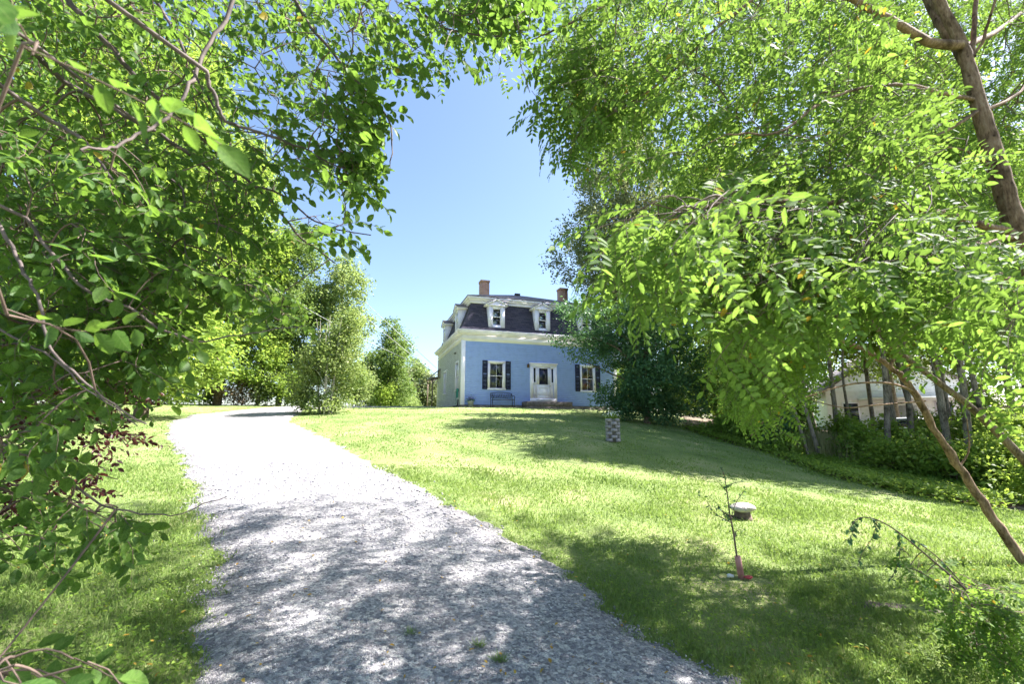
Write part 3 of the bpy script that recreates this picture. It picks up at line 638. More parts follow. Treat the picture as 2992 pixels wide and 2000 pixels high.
dr = MB(); dr.box(dc-.46, dc+.46, -.010, .02, .33, 1.24); dr.box(dc-.46, dc-.28, -.010, .02, 1.242, 2.20); dr.box(dc+.28, dc+.46, -.010, .02, 1.242, 2.20); dr.box(dc-.46, dc+.46, -.010, .02, 2.202, 2.298)
for x0, x1, za, zb in ((dc-.36,dc+.36,.46,.56),(dc-.36,dc-.30,.56,1.02),(dc+.30,dc+.36,.56,1.02),(dc-.36,dc+.36,1.02,1.09)): dr.box(x0, x1, -.026, -.012, za, zb)
for x0, x1, za, zb in ((dc-.31,dc+.31,1.20,1.24),(dc-.31,dc+.31,2.2,2.24),(dc-.31,dc-.28,1.24,2.2),(dc+.28,dc+.31,1.24,2.2)): dr.box(x0, x1, -.03, -.012, za, zb)
door = dr.build('door', WHITE, house)
q = MB(); q.box(dc-.28, dc+.28, .0, .012, 1.242, 2.20); q.build('pane', simple('door_glass', (.010,.012,.035), .15, .1, 2, spec=.5), door)
q = MB(); q.lathe([(.012,0),(.012,.03),(.03,.04),(.03,.06),(.01,.07)], n=10); hd = q.build('handle', simple('brass', (.45,.33,.14), .35, .1, 5, metal=.9), door, True); hd.location = (dc+.40, -.012, 1.15); hd.rotation_euler = (PI/2,0,0)
q = MB(); q.box(dc-.48, dc+.48, -.06, .0, .302, .328); q.build('threshold', simple('threshold_wood', (.22,.19,.13), .7), door)
q = MB(); q.box(dc-.55, dc+.55, -.03, .02, .0, .0-.001+.199)
# steps
st = MB(); st.bbox(dc-1.38, dc+1.42, -.95, -.022, -.07, .19, .015); st.build('door_step', GRANITE, house)
st = MB()
for x0, x1 in ((-1.36,-.42),(-.415,.44),(.445,1.40)): st.bbox(dc+x0, dc+x1, -.93, -.03, -.45, -.073, .012)
st.build('step_base', GRANITE, house)
# foundation of rough blocks
rgf = random.Random(4); fd = MB(); a = -.02
while a < HW:
    b = min(a+rgf.uniform(.35,.9), HW+.02); o = rgf.uniform(.0,.03); fd.bbox(a+.004, b-.004, -.005-o, .25, -.75, -.012, .012); a = b
a = .26
while a < HD:
    b = min(a+rgf.uniform(.35,.9), HD); o = rgf.uniform(.0,.02); fd.bbox(.0-o, .25, a+.004, b-.004, -.75, -.012, .012); a = b
fd.box(.26, HW-.02, .26, HD-.02, -.7, -.015); fd.build('foundation', STONE, house)
# front wall lantern
q = MB(); q.box(dc-1.04, dc-.96, -.05, -.02, 2.22, 2.42); q.tube([(dc-1,-.05,2.38),(dc-1,-.12,2.46),(dc-1,-.15,2.42)], .01, 6); q.lathe([(.05,2.20),(.065,2.24),(.075,2.36),(.085,2.375),(.02,2.42)], (dc-1,-.15), 8)
q.build('wall_lantern', simple('lantern_copper', (.12,.07,.05), .5, .2, 9, metal=.6), house)
q = MB(); q.box(-.06, -.02, 1.75, 1.87, 3.1, 3.22); q.tube([(-.06,1.81,3.16),(-.13,1.81,3.13)], [.03,.05], 8); q.build('flood_light', simple('dark_fixture', (.06,.06,.06), .5), house)
# dormers
def dormer(conv, c, top_in, zb=ZE+.13, wide=1.0):
    """conv(a, o, z): o outward from the wall plane; front face a little inside the wall plane, leaning with the roof"""
    wz0, wz1 = zb+.26, zb+1.27; fo = .0; zt = zb+1.42; h = wide/2; ww = .26
    d = MB(); D = top_in
    # front boards around the window opening
    boxc(d, conv, c-h, c-ww, fo, fo-.05, zb, zt); boxc(d, conv, c+ww, c+h, fo, fo-.05, zb, zt); boxc(d, conv, c-ww, c+ww, fo, fo-.05, zb, wz0-.02); boxc(d, conv, c-ww, c+ww, fo, fo-.05, wz1, zt)
    boxc(d, conv, c-h-.03, c+h+.03, fo+.06, fo-.04, zb-.05, zb-.002)
    # cheeks, cut to the slope behind
    for s_ in (-1, 1):
        a0, a1 = c+s_*(h-.04), c+s_*h
        d.add([conv(a, o, z) for a in (a0, a1) for o, z in ((fo-.051,zb),(fo-.2,zb),(-.75,zt),(fo-.051,zt))], [(0,1,2,3),(7,6,5,4),(0,3,7,4),(3,2,6,7),(2,1,5,6),(1,0,4,5)])
    # pediment
    ho = .68*wide; zp = zt+.002; zc = zp+.36
    boxc(d, conv, c-ho+.04, c+ho-.04, fo+.09, -.8, zp, zp+.07)
    d.add([conv(a, o, z) for o in (fo+.03, -.8) for a, z in ((c-ho+.08,zp+.072),(c+ho-.08,zp+.072),(c,zc-.03))], [(0,1,2),(5,4,3),(0,3,4,1),(1,4,5,2),(2,5,3,0)])
    # raking cornice
    for s_ in (-1, 1):
        for (o0, o1, t0, t1) in ((fo+.12, -.9, .0, .065),):
            e0 = (c+s_*ho, zp+.02); e1 = (c, zc)
            d.add([conv(a, o, z) for o in (o0, o1) for a, z in ((e0[0],e0[1]),(e1[0],e1[1]),(e1[0],e1[1]+.08),(e0[0],e0[1]+.07))], [(0,1,2,3),(7,6,5,4),(0,4,5,1),(3,2,6,7),(0,3,7,4),(1,5,6,2)])
    dm = d.build('dormer', WHITE, house)
    rf = MB()
    for s_ in (-1, 1):
        e0 = (c+s_*(ho+.01), zp+.094); e1 = (c, zc+.084)
        rf.add([conv(a, o, z) for o in (fo+.135, -1.1) for a, z in (e0, e1, (e1[0], e1[1]+.025), (e0[0], e0[1]+.025))], [(0,1,2,3),(7,6,5,4),(0,4,5,1),(3,2,6,7),(0,3,7,4)])
    rf.build('dormer_roof', ROOF, dm)
    s = MB(); cv = lambda a, o, z: conv(a, o+fo-.01, z); mid = (wz0+wz1)/2
    sash(s, c, mid-.02, wz1, ww*2, cv, .0, False, .04); sash(s, c, wz0-.02, mid+.015, ww*2, cv, -.03, False, .04); s.build('sash', WHITE, dm)
    g = MB(); boxc(g, cv, c-ww+.02, c+ww-.02, -.014, -.016, mid, wz1-.02); boxc(g, cv, c-ww+.02, c+ww-.02, -.047, -.049, wz0, mid); g.build('pane', GLASS, dm)
    r = MB(); v = [conv(a, o, z) for z in (wz0-.03, wz1+.02) for a, o in ((c-ww-.01,fo-.055),(c+ww+.01,fo-.055),(c+ww+.01,fo-.40),(c-ww-.01,fo-.40))]
    r.add(v, [(0,1,2,3),(4,7,6,5),(1,5,6,2),(2,6,7,3),(3,7,4,0)]); r.build('room_interior', DARKIN, dm)
for c in (2.02, 4.93, 7.86): dormer(fc, c, .75)
for c in (1.9, 6.6): dormer(lc, c, .75)
# rear lean-to porch seen past the left wall
q = MB(); q.add([(-.62,7.6,2.35),(-.03,7.6,2.9),(-.03,10.6,2.9),(-.62,10.6,2.35),(-.62,7.6,2.30),(-.03,7.6,2.85),(-.03,10.6,2.85),(-.62,10.6,2.30)], [(0,1,2,3),(7,6,5,4),(0,4,5,1),(0,3,7,4),(3,2,6,7)])
for i in range(9): y = 7.7+i*.33; q.box(-.64, -.05, y, y+.04, 2.22, 2.28)
pr = q.build('porch_roof', ROOF, house)
for y in (7.75, 10.4): q = MB(); q.box(-.58, -.50, y, y+.1, -.3, 2.22); q.tube([(-.54,y+.05,1.7),(-.2,y+.05,2.3)], .03, 5); q.build('post', simple('weathered_wood', (.20,.15,.11), .85, .3, 9), pr)

# ------------------------------------------------------------------ things by the house
def lit(name, col, strength):
    m, n, l, b = mat(name); b.inputs['Base Color'].default_value = (*col,1); b.inputs['Emission Color'].default_value = (*col,1); b.inputs['Emission Strength'].default_value = strength; return m
lp = empty('table_lamp', HP(7.72, .62, .80), HR); tag(lp, 'lit table lamp with an orange shade glowing inside the right front window', 'lamp')
q = MB(); q.lathe([(.07,0),(.075,.03),(.03,.06),(.06,.14),(.07,.22),(.02,.32),(.012,.42)], n=14); q.build('lamp_base', simple('lamp_ceramic', (.30,.10,.05), .3), lp, True)
q = MB(); q.lathe([(.16,.40),(.10,.62)], n=18); q.build('lamp_shade', lit('lit_shade', (1.0,.33,.05), 1.6), lp, True)
tb = empty('side_table', HP(7.75, .62, .06), HR); tag(tb, 'small wooden table standing under the lamp behind the right front window', 'table')
q = MB(); q.bbox(-.34,.34,-.22,.22,.70,.735); q.build('table_top', simple('red_wood', (.25,.06,.03), .5, .2, 8), tb)
for sx in (-.3,.3):
    for sy in (-.18,.18): q = MB(); q.tube([(sx,sy,0),(sx,sy,.70)], [.014,.02], 6); q.build('leg', simple('red_wood_leg', (.22,.06,.03), .5), tb)

def on_lawn(u, v):  # ground height at a house-relative place
    p = HP(u, v); return (p[0], p[1], h1(p[0], p[1]))
# iron garden bench, with scrolling back
bp_ = on_lawn(2.25, -.42); bench = empty('garden_bench', bp_, HR+.03); tag(bench, 'black wrought iron garden bench with a scrolled back under the left front window', 'bench')
bw = .64
for s_ in (-1, 1):
    q = MB(); x = s_*bw
    q.tube(curve([(x,-.30,0),(x,-.27,.16),(x,-.22,.30),(x,-.25,.42),(x,-.27,.44)]), .017, 6); q.build('leg', IRON, bench); q = MB(); q.tube(curve([(x,.16,0),(x,.10,.18),(x,.10,.40)]), .017, 6); q.build('leg', IRON, bench)
    q = MB(); q.tube(curve([(x,.14,.66),(x,.0,.66),(x,-.20,.645),(x,-.31,.60),(x,-.29,.52),(x,-.25,.43)]), .016, 6); q.build('armrest', IRON, bench)
q = MB()
for i in range(9): y = -.26+i*.043; q.box(-bw, bw, y, y+.028, .415+.004*math.sin(i), .43+.004*math.sin(i))
q.tube([(-bw,-.27,.41),(bw,-.27,.41)], .017, 6); q.build('seat', IRON, bench)
q = MB(); yb = lambda z: .11+.22*(z-.42)
def ytop(x): return .80+.06*(1-(x/bw)**2)
q.tube([(x, yb(ytop(x)), ytop(x)) for x in np.linspace(-bw, bw, 14)], .016, 6); q.tube([(-bw,yb(.54),.54),(bw,yb(.54),.54)], .012, 6)
for s_ in (-1, 1): q.tube([(s_*bw,.11,.40),(s_*bw,yb(.80),.80)], .016, 6)
for i in range(9):
    x = -.56+i*.14; r = .055; z = .67+.02*math.cos(i*1.7)
    q.tube([(x+r*math.cos(a)*(1-.0*a), yb(z), z+1.5*r*math.sin(a)) for a in np.linspace(0, 2*PI, 13)], .008, 4, False)
    q.tube([(x+(.05-.006*a)*math.cos(a+i), yb(z), z+(.05-.006*a)*math.sin(a+i)) for a in np.linspace(0, 7, 16)], .006, 4, False)
    q.tube(curve([(x-.07,yb(.55),.55),(x-.02,yb(.62),.62),(x+.03,yb(.72),.72),(x+.08,yb(.79),min(.79, ytop(x)-.01))]), .006, 4, False)
q.build('backrest', IRON, bench)
# flower pot
fp = on_lawn(.45, -.35); pot = empty('flower_pot', fp, 0); tag(pot, 'grey plant pot of purple blue flowers by the left corner of the blue house', 'flower pot')
q = MB(); q.lathe([(.12,0),(.16,.28),(.185,.30),(.185,.335),(.16,.335),(.155,.30)], n=18); q.build('pot', simple('grey_pot', (.36,.36,.38), .7), pot, True)
rg = np.random.default_rng(8)
def tuft(rng, n, rad, h, L, base=.3):
    T = np.stack([rng.normal(0, rad, n), rng.normal(0, rad, n), base+np.abs(rng.normal(0, h, n))], -1); return place((leaf7(L, L*.6)[0], [leaf7(L, L*.6)[1]]), rots(n, rng, None, .8, .0, .7), T, rng.uniform(.6,1.3,n))
V, F = tuft(rg, 260, .10, .12, .06); np_obj('leaves', V, F, DARKG, pot)
V, F = tuft(rg, 260, .12, .10, .035, .40); np_obj('blossom', V, F, simple('violet_petals', (.16,.13,.50), .6), pot)
# hose reel on the left wall with a dropped hose
hz = empty('garden_hose', HP(-.05, .62, .55), HR); tag(hz, 'teal garden hose coiled on a hanger on the left side wall', 'hose')
TEAL = simple('teal_hose', (.05,.30,.24), .5); q = MB()
for k in range(9):
    r = .17+.004*k; o = -.05-.014*(k % 5)
    q.tube([(o, .62*0+r*.72*math.cos(a), .12+r*1.35*math.sin(a)) for a in np.linspace(0, 2*PI, 20)], .011, 5, False)
q.tube(curve([(-.09,.05,.0),(-.12,.12,-.2),(-.1,.05,-.38),(-.14,.2,-.5)]), .011, 5); q.build('hose', TEAL, hz)
q = MB(); q.box(-.06,0,-.06,.06,.2,.36); q.box(-.16,-.0,-.10,.10,.30,.33); q.build('hanger', simple('green_hanger', (.08,.25,.2), .6), hz)
dn = on_lawn(-.12, .35); q = MB(); q.tube(curve([(dn[0],dn[1],dn[2]+.42),(dn[0]-.02,dn[1],dn[2]+.15),(dn[0]-.08,dn[1]-.06,dn[2]+.05),(dn[0]-.25,dn[1]-.1,dn[2]+.03)]), .035, 8)
tag(q.build('drain_pipe', simple('dark_pipe', (.05,.045,.04), .6)), 'short dark drain pipe at the foot of the white corner board', 'pipe')

# block planter on the lawn
pc = ground(1405, 1014, 16); pz = h1(*pc); pl = empty('block_planter', (*pc, pz), .3); tag(pl, 'round planter column of stacked grey concrete blocks with white flowers on the lawn', 'planter')
q = MB(); rp = .17; nb = 8; bh = .095; rr = random.Random(3)
for k in range(7):
    for i in range(nb):
        if (i+k) % 2: continue
        for (da, ro) in ((0, .03),):
            a0 = 2*PI*i/nb; a1 = a0+2*PI/nb*1.22; r1 = rp+.035+rr.uniform(0,.012); r0_ = rp-.05; z0_ = k*bh+.004; z1_ = z0_+bh-.008
            v = [(r*math.cos(a), r*math.sin(a), z) for z in (z0_, z1_) for r, a in ((r0_,a0),(r1,a0+.05),(r1,a1-.05),(r0_,a1))]
            q.add(v, [(0,3,2,1),(4,5,6,7),(0,1,5,4),(1,2,6,5),(2,3,7,6),(3,0,4,7)])
q.build('blocks', simple('concrete_block', (.34,.31,.32), .9, .2, 10, bump=.5, bscale=60), pl)
q = MB(); q.lathe([(rp-.03,0),(rp-.03,7*bh-.02)], n=14); q.build('core', simple('dark_soil_core', (.20,.185,.18), .95), pl)
V, F = tuft(rg, 260, .09, .10, .06, .62); np_obj('leaves', V, F, SUNNY, pl)
V, F = tuft(rg, 90, .11, .07, .05, .74); np_obj('blossom', V, F, simple('white_petals', (.75,.75,.72), .6), pl)

# boulder on a stump
sc_ = ground(1703, 1192); sz = h1(*sc_); q = MB()
q.lathe([(.16,-.05),(.13,.02),(.11,.06),(.115,.10)], n=11); q.v = [(x*(1+.14*math.sin(3*math.atan2(y,x))+.08*math.sin(7*math.atan2(y,x)+z*30)), y*(1+.12*math.sin(4*math.atan2(y,x))), z) for x,y,z in q.v]; stp = q.build('stump', simple('cut_wood', (.13,.09,.07), .9, .4, 14, bump=.8)); stp.location = (*sc_, sz); tag(stp, 'low weathered stump carrying the pale round stone on the lawn', 'stump')
import bmesh
def rock(name, loc, r, m, seed, sub=3, rough=.08):
    bm = bmesh.new(); bmesh.ops.create_icosphere(bm, subdivisions=sub, radius=1); rn = np.random.default_rng(seed); ph = rn.uniform(0, 6, 9)
    for v in bm.verts:
        c = v.co; f = 1+rough*(math.sin(c.x*2.3+ph[0])*math.sin(c.y*2.9+ph[1])+.6*math.sin(c.z*4+c.x*3+ph[2])+.35*math.sin(c.x*7+c.y*6+ph[3]))
        v.co = (c.x*f*r[0], c.y*f*r[1], c.z*f*r[2])
    me = bpy.data.meshes.new(name); bm.to_mesh(me); bm.free(); me.polygons.foreach_set('use_smooth', np.ones(len(me.polygons), bool)); me.materials.append(m)
    o = bpy.data.objects.new(name, me); o.location = loc; COL.objects.link(o); return o
bo = rock('boulder', (sc_[0], sc_[1], sz+.155), (.175,.155,.07), simple('pale_stone', (.42,.38,.35), .85, .25, 12, bump=.6, bscale=40), 3)
tag(bo, 'pale flattened round stone resting on a stump in the lawn', 'stone')

# sapling with a red trunk guard
spz = h1(*sap); sp_ = empty('sapling', (*sap, spz)); tag(sp_, 'young bare leaved sapling in a faded red trunk guard on the lawn', 'sapling')
def rel(px, py, d=None): 
    p = P(px, py, sap[1] if d is None else d); return p-np.array((*sap, spz))
q = MB(); tp = curve([(0.01,0,-.02), rel(1690,1290), rel(1680,1220), rel(1672,1180), rel(1667,1140), rel(1660,1095), rel(1652,1072)], 4); q.tube(tp, np.linspace(.011,.003,len(tp)), 6); q.build('trunk', M['twig'], sp_)
q = MB(); ends = []
for pts in ([(1676,1200),(1640,1178),(1612,1150),(1603,1135)],[(1679,1190),(1650,1170),(1630,1152),(1622,1138)],[(1675,1190),(1688,1160),(1700,1128),(1706,1120)],[(1684,1232),(1692,1222),(1700,1212)],[(1662,1120),(1675,1108),(1690,1100)],[(1668,1130),(1650,1112),(1645,1100)],[(1675,1185),(1655,1172),(1640,1165)]):
    c = curve([rel(a, b) + np.array((0, random.Random(a).uniform(-.08,.08)*k, 0)) for k, (a, b) in enumerate(pts)], 4); q.tube(c, np.linspace(.005,.0015,len(c)), 4); ends.append(c)
q.build('branches', M['twig'], sp_)
A = np.vstack([e[2:] for e in ends]+[tp[8:]]); A = A[rg.integers(0, len(A), 95)] + rg.normal(0,.012,(95,3))
V, F = place((leaf7(.038,.024)[0],[leaf7(.038,.024)[1]]), rots(95, rg, None, .7, .3, .5), A, rg.uniform(.5,1.2,95)); np_obj('leaves', V, F, DARKG, sp_)
q = MB(); q.lathe([(.030,.0),(.030,.22),(.027,.225),(.025,.22)], n=12); gd = q.build('trunk_guard', simple('faded_red_plastic', (.46,.22,.21), .5, .25, 12), sp_, True); gd.rotation_euler = (0,-.1,0); gd.location = (.02,0,0)
rk = rock('litter_wrapper', (sap[0]+.07, sap[1]-.03, spz+.035), (.04,.022,.018), simple('red_wrapper', (.40,.05,.06), .5), 9, 2, .2); tag(rk, 'crumpled red wrapper lying at the right foot of the trunk guard', 'litter')
rk = rock('litter_wrapper', (sap[0]-.09, sap[1]+.0, spz+.04), (.035,.022,.022), simple('white_wrapper', (.7,.68,.66), .5), 12, 2, .25); tag(rk, 'crumpled white wrapper lying at the left foot of the trunk guard', 'litter')

# ------------------------------------------------------------------ neighbour's place beyond the trees on the right
NW = simple('white_clapboard_paint', (.78,.78,.80), .6, .06, 4)
np0 = P(2060, 930, 33); nb = empty('white_house', (float(np0[0]), 33, h1(float(np0[0]), 33)), -.35); tag(nb, 'white gabled clapboard house with a porch, half hidden behind the trees on the right', 'house')
conv = lambda a, o, z: (a, -o, z)
clap(9, 0, 3.4, [], lambda a, o, z: (a-4.5, -o, z)).build('wall', NW, nb)
q = MB(); q.box(-4.5, 4.5, .03, 7, -1, 3.4); q.add([(-4.5,-.01,3.4),(4.5,-.01,3.4),(0,-.01,6.6),(-4.5,7,3.4),(4.5,7,3.4),(0,7,6.6)], [(0,1,2),(5,4,3)]); q.build('gable_wall', NW, nb)
q = MB()
for s_ in (-1, 1): q.add([(s_*5,-.4,3.05),(0,-.4,6.62),(0,7.4,6.62),(s_*5,7.4,3.05),(s_*5,-.4,3.2),(0,-.4,6.78),(0,7.4,6.78),(s_*5,7.4,3.2)], [(0,1,2,3),(7,6,5,4),(0,4,5,1),(0,3,7,4),(2,6,7,3)])
q.build('roof', ROOF, nb)
for c in (-3.0, 2.6):
    q = MB(); q.box(c-.55,c+.55,-.06,-.02,.95,2.5); wf = q.build('window', WHITE, nb); q = MB(); q.box(c-.45,c+.45,-.075,-.062,1.05,2.4); q.build('pane', simple('dark_pane', (.03,.035,.045), .1), wf)
q = MB(); q.box(-.1,1.0,-.07,-.02,.1,2.2); q.build('door', simple('grey_door', (.45,.45,.47), .5), nb)
q = MB(); q.box(-2.4,4.2,-2.0,-.03,-.5,.05); pf = q.build('porch', simple('porch_deck', (.45,.43,.42), .8), nb)
q = MB(); q.box(-2.5,4.3,-2.1,-.03,2.6,2.75); q.build('porch_roof', NW, pf)
for x in (-2.3, -.2, 1.9, 4.1): q = MB(); q.box(x-.06,x+.06,-2.0,-1.88,.05,2.6); q.build('post', NW, pf)
q = MB(); q.box(-2.3,4.1,-1.97,-1.91,.85,.93)
for i in range(43): x = -2.25+i*.15; q.box(x-.018,x+.018,-1.96,-1.92,.1,.85)
q.build('railing', NW, pf)
REDC = simple('red_bunting_cloth', (.6,.03,.06), .8); WHC = simple('white_bunting_cloth', (.75,.75,.75), .8); BLC = simple('blue_bunting_cloth', (.04,.06,.25), .8)
nm = Matrix.Translation(nb.location) @ Matrix.Rotation(-.35, 4, 'Z')
for k, x in enumerate((-1.3, .9, 2.9)):
    p = nm @ Vector((x, -2.02, .93)); bn = empty('bunting', p, -.35)
    tag(bn, ['half round red, white and blue bunting on the porch rail, left one', 'half round red, white and blue bunting on the porch rail, middle one', 'half round red, white and blue bunting on the porch rail, right one'][k], 'bunting', 'buntings on the porch rail')
    for nme, mm, r0_, r1_ in (('blue_band', BLC, 0, .18), ('white_band', WHC, .18, .34), ('red_band', REDC, .34, .50)):
        V = []; N = 18
        for i in range(N+1):
            a = PI + PI*i/N
            for r in (r0_, r1_): V.append((r*math.cos(a)*1.1, -.01-.02*(i % 2), r*math.sin(a)))
        MB().add(V, [(2*i, 2*i+1, 2*i+3, 2*i+2) for i in range(N)]).build(nme, mm, bn)
# parked car near the white house
cp = P(2105, 985, 24); car = empty('parked_car', (float(cp[0]), 24, h1(float(cp[0]), 24)), -.2); tag(car, 'white parked car with dark windows glimpsed between the thin tree trunks on the right', 'car')
CARP = simple('white_car_paint', (.72,.75,.78), .25, .03, 2)
def loft(secs, m, name, par):
    n = len(secs[0]); v = [p for s_ in secs for p in s_]; f = [(k*n+i, k*n+(i+1) % n, (k+1)*n+(i+1) % n, (k+1)*n+i) for k in range(len(secs)-1) for i in range(n)]
    f += [tuple(range(n-1,-1,-1)), tuple((len(secs)-1)*n+i for i in range(n))]
    q = MB().add(v, f); return q.build(name, m, par, False)
def csec(x, w, z0, z1): return [(x,-w,z0+.1),(x,-w*.9,z0),(x,w*.9,z0),(x,w,z0+.1),(x,w,z1-.12),(x,w*.9,z1),(x,-w*.9,z1),(x,-w,z1-.12)]
loft([csec(-2.25,.70,.38,.78),csec(-2.1,.84,.28,.90),csec(-1.2,.88,.22,.95),csec(0,.89,.22,.96),csec(1.1,.88,.22,.95),csec(2.0,.84,.28,.84),csec(2.25,.72,.36,.72)], CARP, 'body', car)
def gsec(x, w, wt, z0, z1): return [(x,-w,z0),(x,w,z0),(x,wt,z1),(x,-wt,z1)]
loft([gsec(-1.75,.78,.76,.93,.95),gsec(-1.15,.80,.66,.94,1.36),gsec(.25,.80,.66,.94,1.38),gsec(1.15,.80,.78,.94,.96)], simple('car_glass', (.015,.02,.025), .08), 'windows', car)
loft([gsec(-1.2,.66,.60,1.345,1.37),gsec(-.6,.67,.60,1.372,1.43),gsec(.0,.66,.60,1.375,1.43),gsec(.3,.64,.58,1.34,1.38)], CARP, 'roof', car)
TYRE = simple('tyre_rubber', (.02,.02,.02), .85); RIM = simple('wheel_rim', (.45,.45,.47), .35, metal=.8)
for x in (-1.4, 1.4):
    for y in (-.84, .84):
        q = MB(); q.lathe([(.26,-.11),(.32,-.09),(.33,0),(.32,.09),(.26,.11)], n=20); wv = q.build('wheel', TYRE, car, True); wv.rotation_euler = (PI/2,0,0); wv.location = (x,y,.33)
        q = MB(); q.lathe([(.19,-.115),(.20,.115)], n=14); q.build('rim', RIM, wv)
for y in (-.6,.6): q = MB(); q.bbox(2.1,2.262,y-.16,y+.16,.58,.70,.02); q.build('headlight', simple('headlight', (.6,.62,.65), .15), car)
# stacked firewood
wp = P(2235, 1010, 16); wz = h1(float(wp[0]), 16); rr = random.Random(5)
q = empty('firewood_pile', (float(wp[0]), 16, wz), .25); tag(q, 'low pile of split orange brown firewood lying among the undergrowth on the right', 'firewood'); mb = MB()
for k in range(5):
    for i in range(15-k):
        x = -1.3+i*.175+k*.08+rr.uniform(-.02,.02); z = .09+k*.145; r = rr.uniform(.065,.085); mb.tube([(x,-.22+rr.uniform(-.04,.04),z),(x+rr.uniform(-.02,.02),.22,z)], r, 6)
mb.build('logs', simple('split_logs', (.33,.16,.08), .9, .45, 9, bump=.8, dirt=(.12,.06,.035)), q)

# ------------------------------------------------------------------ background trees
def XX(px, d): return float(ray(px, 900)[0]*d)
# left side, beyond and beside the drive
def blobtree(name, label, px, d, top, rx, seed, m, leaf=.13, n=None, r0=None, group=None, cat='tree', low=.28, bark='bark', nb=7, dens=1.0, x=None, lpc=26, cr=.5, stems=1, shell=.6, dy=1.0, extra=()):
    """a crown of several overlapping blobs, from low*height to the top"""
    rng = np.random.default_rng(seed); x = XX(px, d) if x is None else x; z = h1(x, d); hgt = top - z
    bl = []; 
    for k in range(nb):
        t = (k+.5)/nb; zz = hgt*(low + (1-low)*t*.93); env = math.sin(PI*min(1, max(0.16, .18+.8*t)))**.8
        a = k*2.4+rng.uniform(-.5,.5); off = rx*.42*env
        r = rx*rng.uniform(.48,.66)*max(env,.5); bl.append((off*math.cos(a), off*math.sin(a)*dy, zz, r, r*dy, max(r*.75, hgt*(1-low)/nb*.8)))
    bl.append((0,0,hgt*(low+.45*(1-low)), rx*.55, rx*.55*dy, hgt*(1-low)*.42))
    bl += list(extra); area = rx*hgt*(1-low)
    leaf *= 1.3; n = n or int(area*26*dens/ (cr/.5)**2)
    return tree(name, label, cat, x, d, hgt*.93, r0 or .012*hgt+.03, bl, n, lpc, cr, leaf, m, seed, bark, group, nl=12, shell=shell, stems=stems)
G1 = 'trees along the left side of the drive'
blobtree('maple_tree', 'sunlit yellow green maple behind the hanging branches, nearest the left edge of the picture', 60, 15, 20, 4.6, 11, SUNNY, .15, group=G1, low=.08)
blobtree('maple_tree', 'sunlit bright green maple standing left of the dry brush by the drive', 330, 17.5, 20, 4.3, 12, SUNNY, .15, group=G1, low=.08)
blobtree('maple_tree', 'tall bright green maple directly above the brown brush at the drive bend', 500, 26, 20.5, 4.4, 13, SUNNY, .16, group=G1, low=.10)
blobtree('birch_tree', 'tall mid green birch rising right behind the maple at the drive bend', 640, 29, 16.0, 3.8, 14, MIDG, .15, group=G1, low=.14, bark='bark_pale')
blobtree('birch_tree', 'pale sunlit birch with a broad rounded top beside the open sky', 770, 30, 13.9, 2.9, 15, PALE, .15, group=G1, low=.10, bark='bark_pale', dens=.85)
blobtree('maple_tree', 'small round topped maple nearest the house, in front of the far tree line', 897, 36, 10.4, 2.3, 16, MIDG, .15, group=G1, low=.08, nb=5)
blobtree('maple_tree', 'low dark maple filling the gap between the birch and the small round maple', 850, 38, 8.2, 2.4, 17, MIDG, .16, group=G1, low=.02)
blobtree('maple_tree', 'mid green maple behind the long hedge row at the far left', 190, 30, 18, 5.5, 18, SUNNY, .2, group=G1, low=.05)
for k, (px, d, top, rx) in enumerate([(915,58,9.6,2.8),(950,66,11.4,3.2),(985,60,8.6,2.6),(1010,72,8.0,3.2),(880,52,7.0,2.4)]):
    lb = ['hazy dark bush, left most of the far row beside the house','tallest rounded tree of the far row left of the house','small pale tree of the far row touching the house edge','distant tree of the far row mostly hidden by the house','far tree of the row just under the small round maple'][k]
    blobtree('distant_tree', lb, px, d, top, rx, 30+k, (OAK, PALE, OAK, PALE, SUNNY)[k], .26, group='far tree row left of the house', low=.0, cr=.7)
G2 = 'bushes along the far side of the drive'
for k, (px, d, hh, rx, m, lb) in enumerate([
    (300,23,2.6,1.7,SUNNY,'low sunlit bush farthest left along the far side of the drive'),(395,24,3.3,1.6,SUNNY,'rounded bright bush just left of the brown brush'),
    (545,26.5,1.6,1.6,BRUSH,'reddish brown dry brush pile under the bushes at the drive bend'),(470,26.5,3.6,1.5,SUNNY,'bright maple leaved bush above and left of the brown brush'),
    (600,27,3.4,1.5,PALE,'pale leaved bush just right of the brown brush'),(665,27,2.6,1.4,SUNNY,'dense low bush behind the left edge of the tall shrub'),
    (820,31,2.8,1.5,PALE,'pale low bush right of the tall shrub and behind it'),(880,35,2.4,1.4,SUNNY,'yellow green low bush in the grass under the round maple'),(930,44,2.2,1.8,PALE,'small pale bush at the far lawn edge toward the house'),
    (130,20,3.2,2.0,SUNNY,'large sunlit bush low at the far left behind the dark leaves')]):
    x = XX(px, d); z = h1(x, d); blobtree('bush', lb, px, d, z+hh, rx, 50+k, m, .12 if m is not BRUSH else .09, group=G2, cat='bush', low=.05, nb=5, r0=.03, stems=4, dens=1.4)
# the open tall shrub on the lawn corner
x = XX(748, 19.5); z = h1(x, 19.5)
rngS = np.random.default_rng(77); bl = [(0,0,.55,1.25,1.1,.6),(-.9,0,1.6,.8,.8,.7),(.8,.2,1.7,.9,.8,.7),(-.2,-.2,2.3,.9,.9,.8),(.7,.1,2.9,.7,.7,.7),(.35,.1,3.7,.55,.5,.8),(.9,.1,4.1,.4,.4,.7),(-.7,.1,2.6,.5,.5,.5),(-1.0,0,.9,.6,.6,.5)]
tree('tall_shrub', 'tall open shrub of arching stems at the right corner where the drive bends', 'shrub', x, 19.5, 4.2, .035, bl, 620, 26, .34, .115, SHRUB, 78, 'bark_pale', stems=9, nl=4, shell=.4)
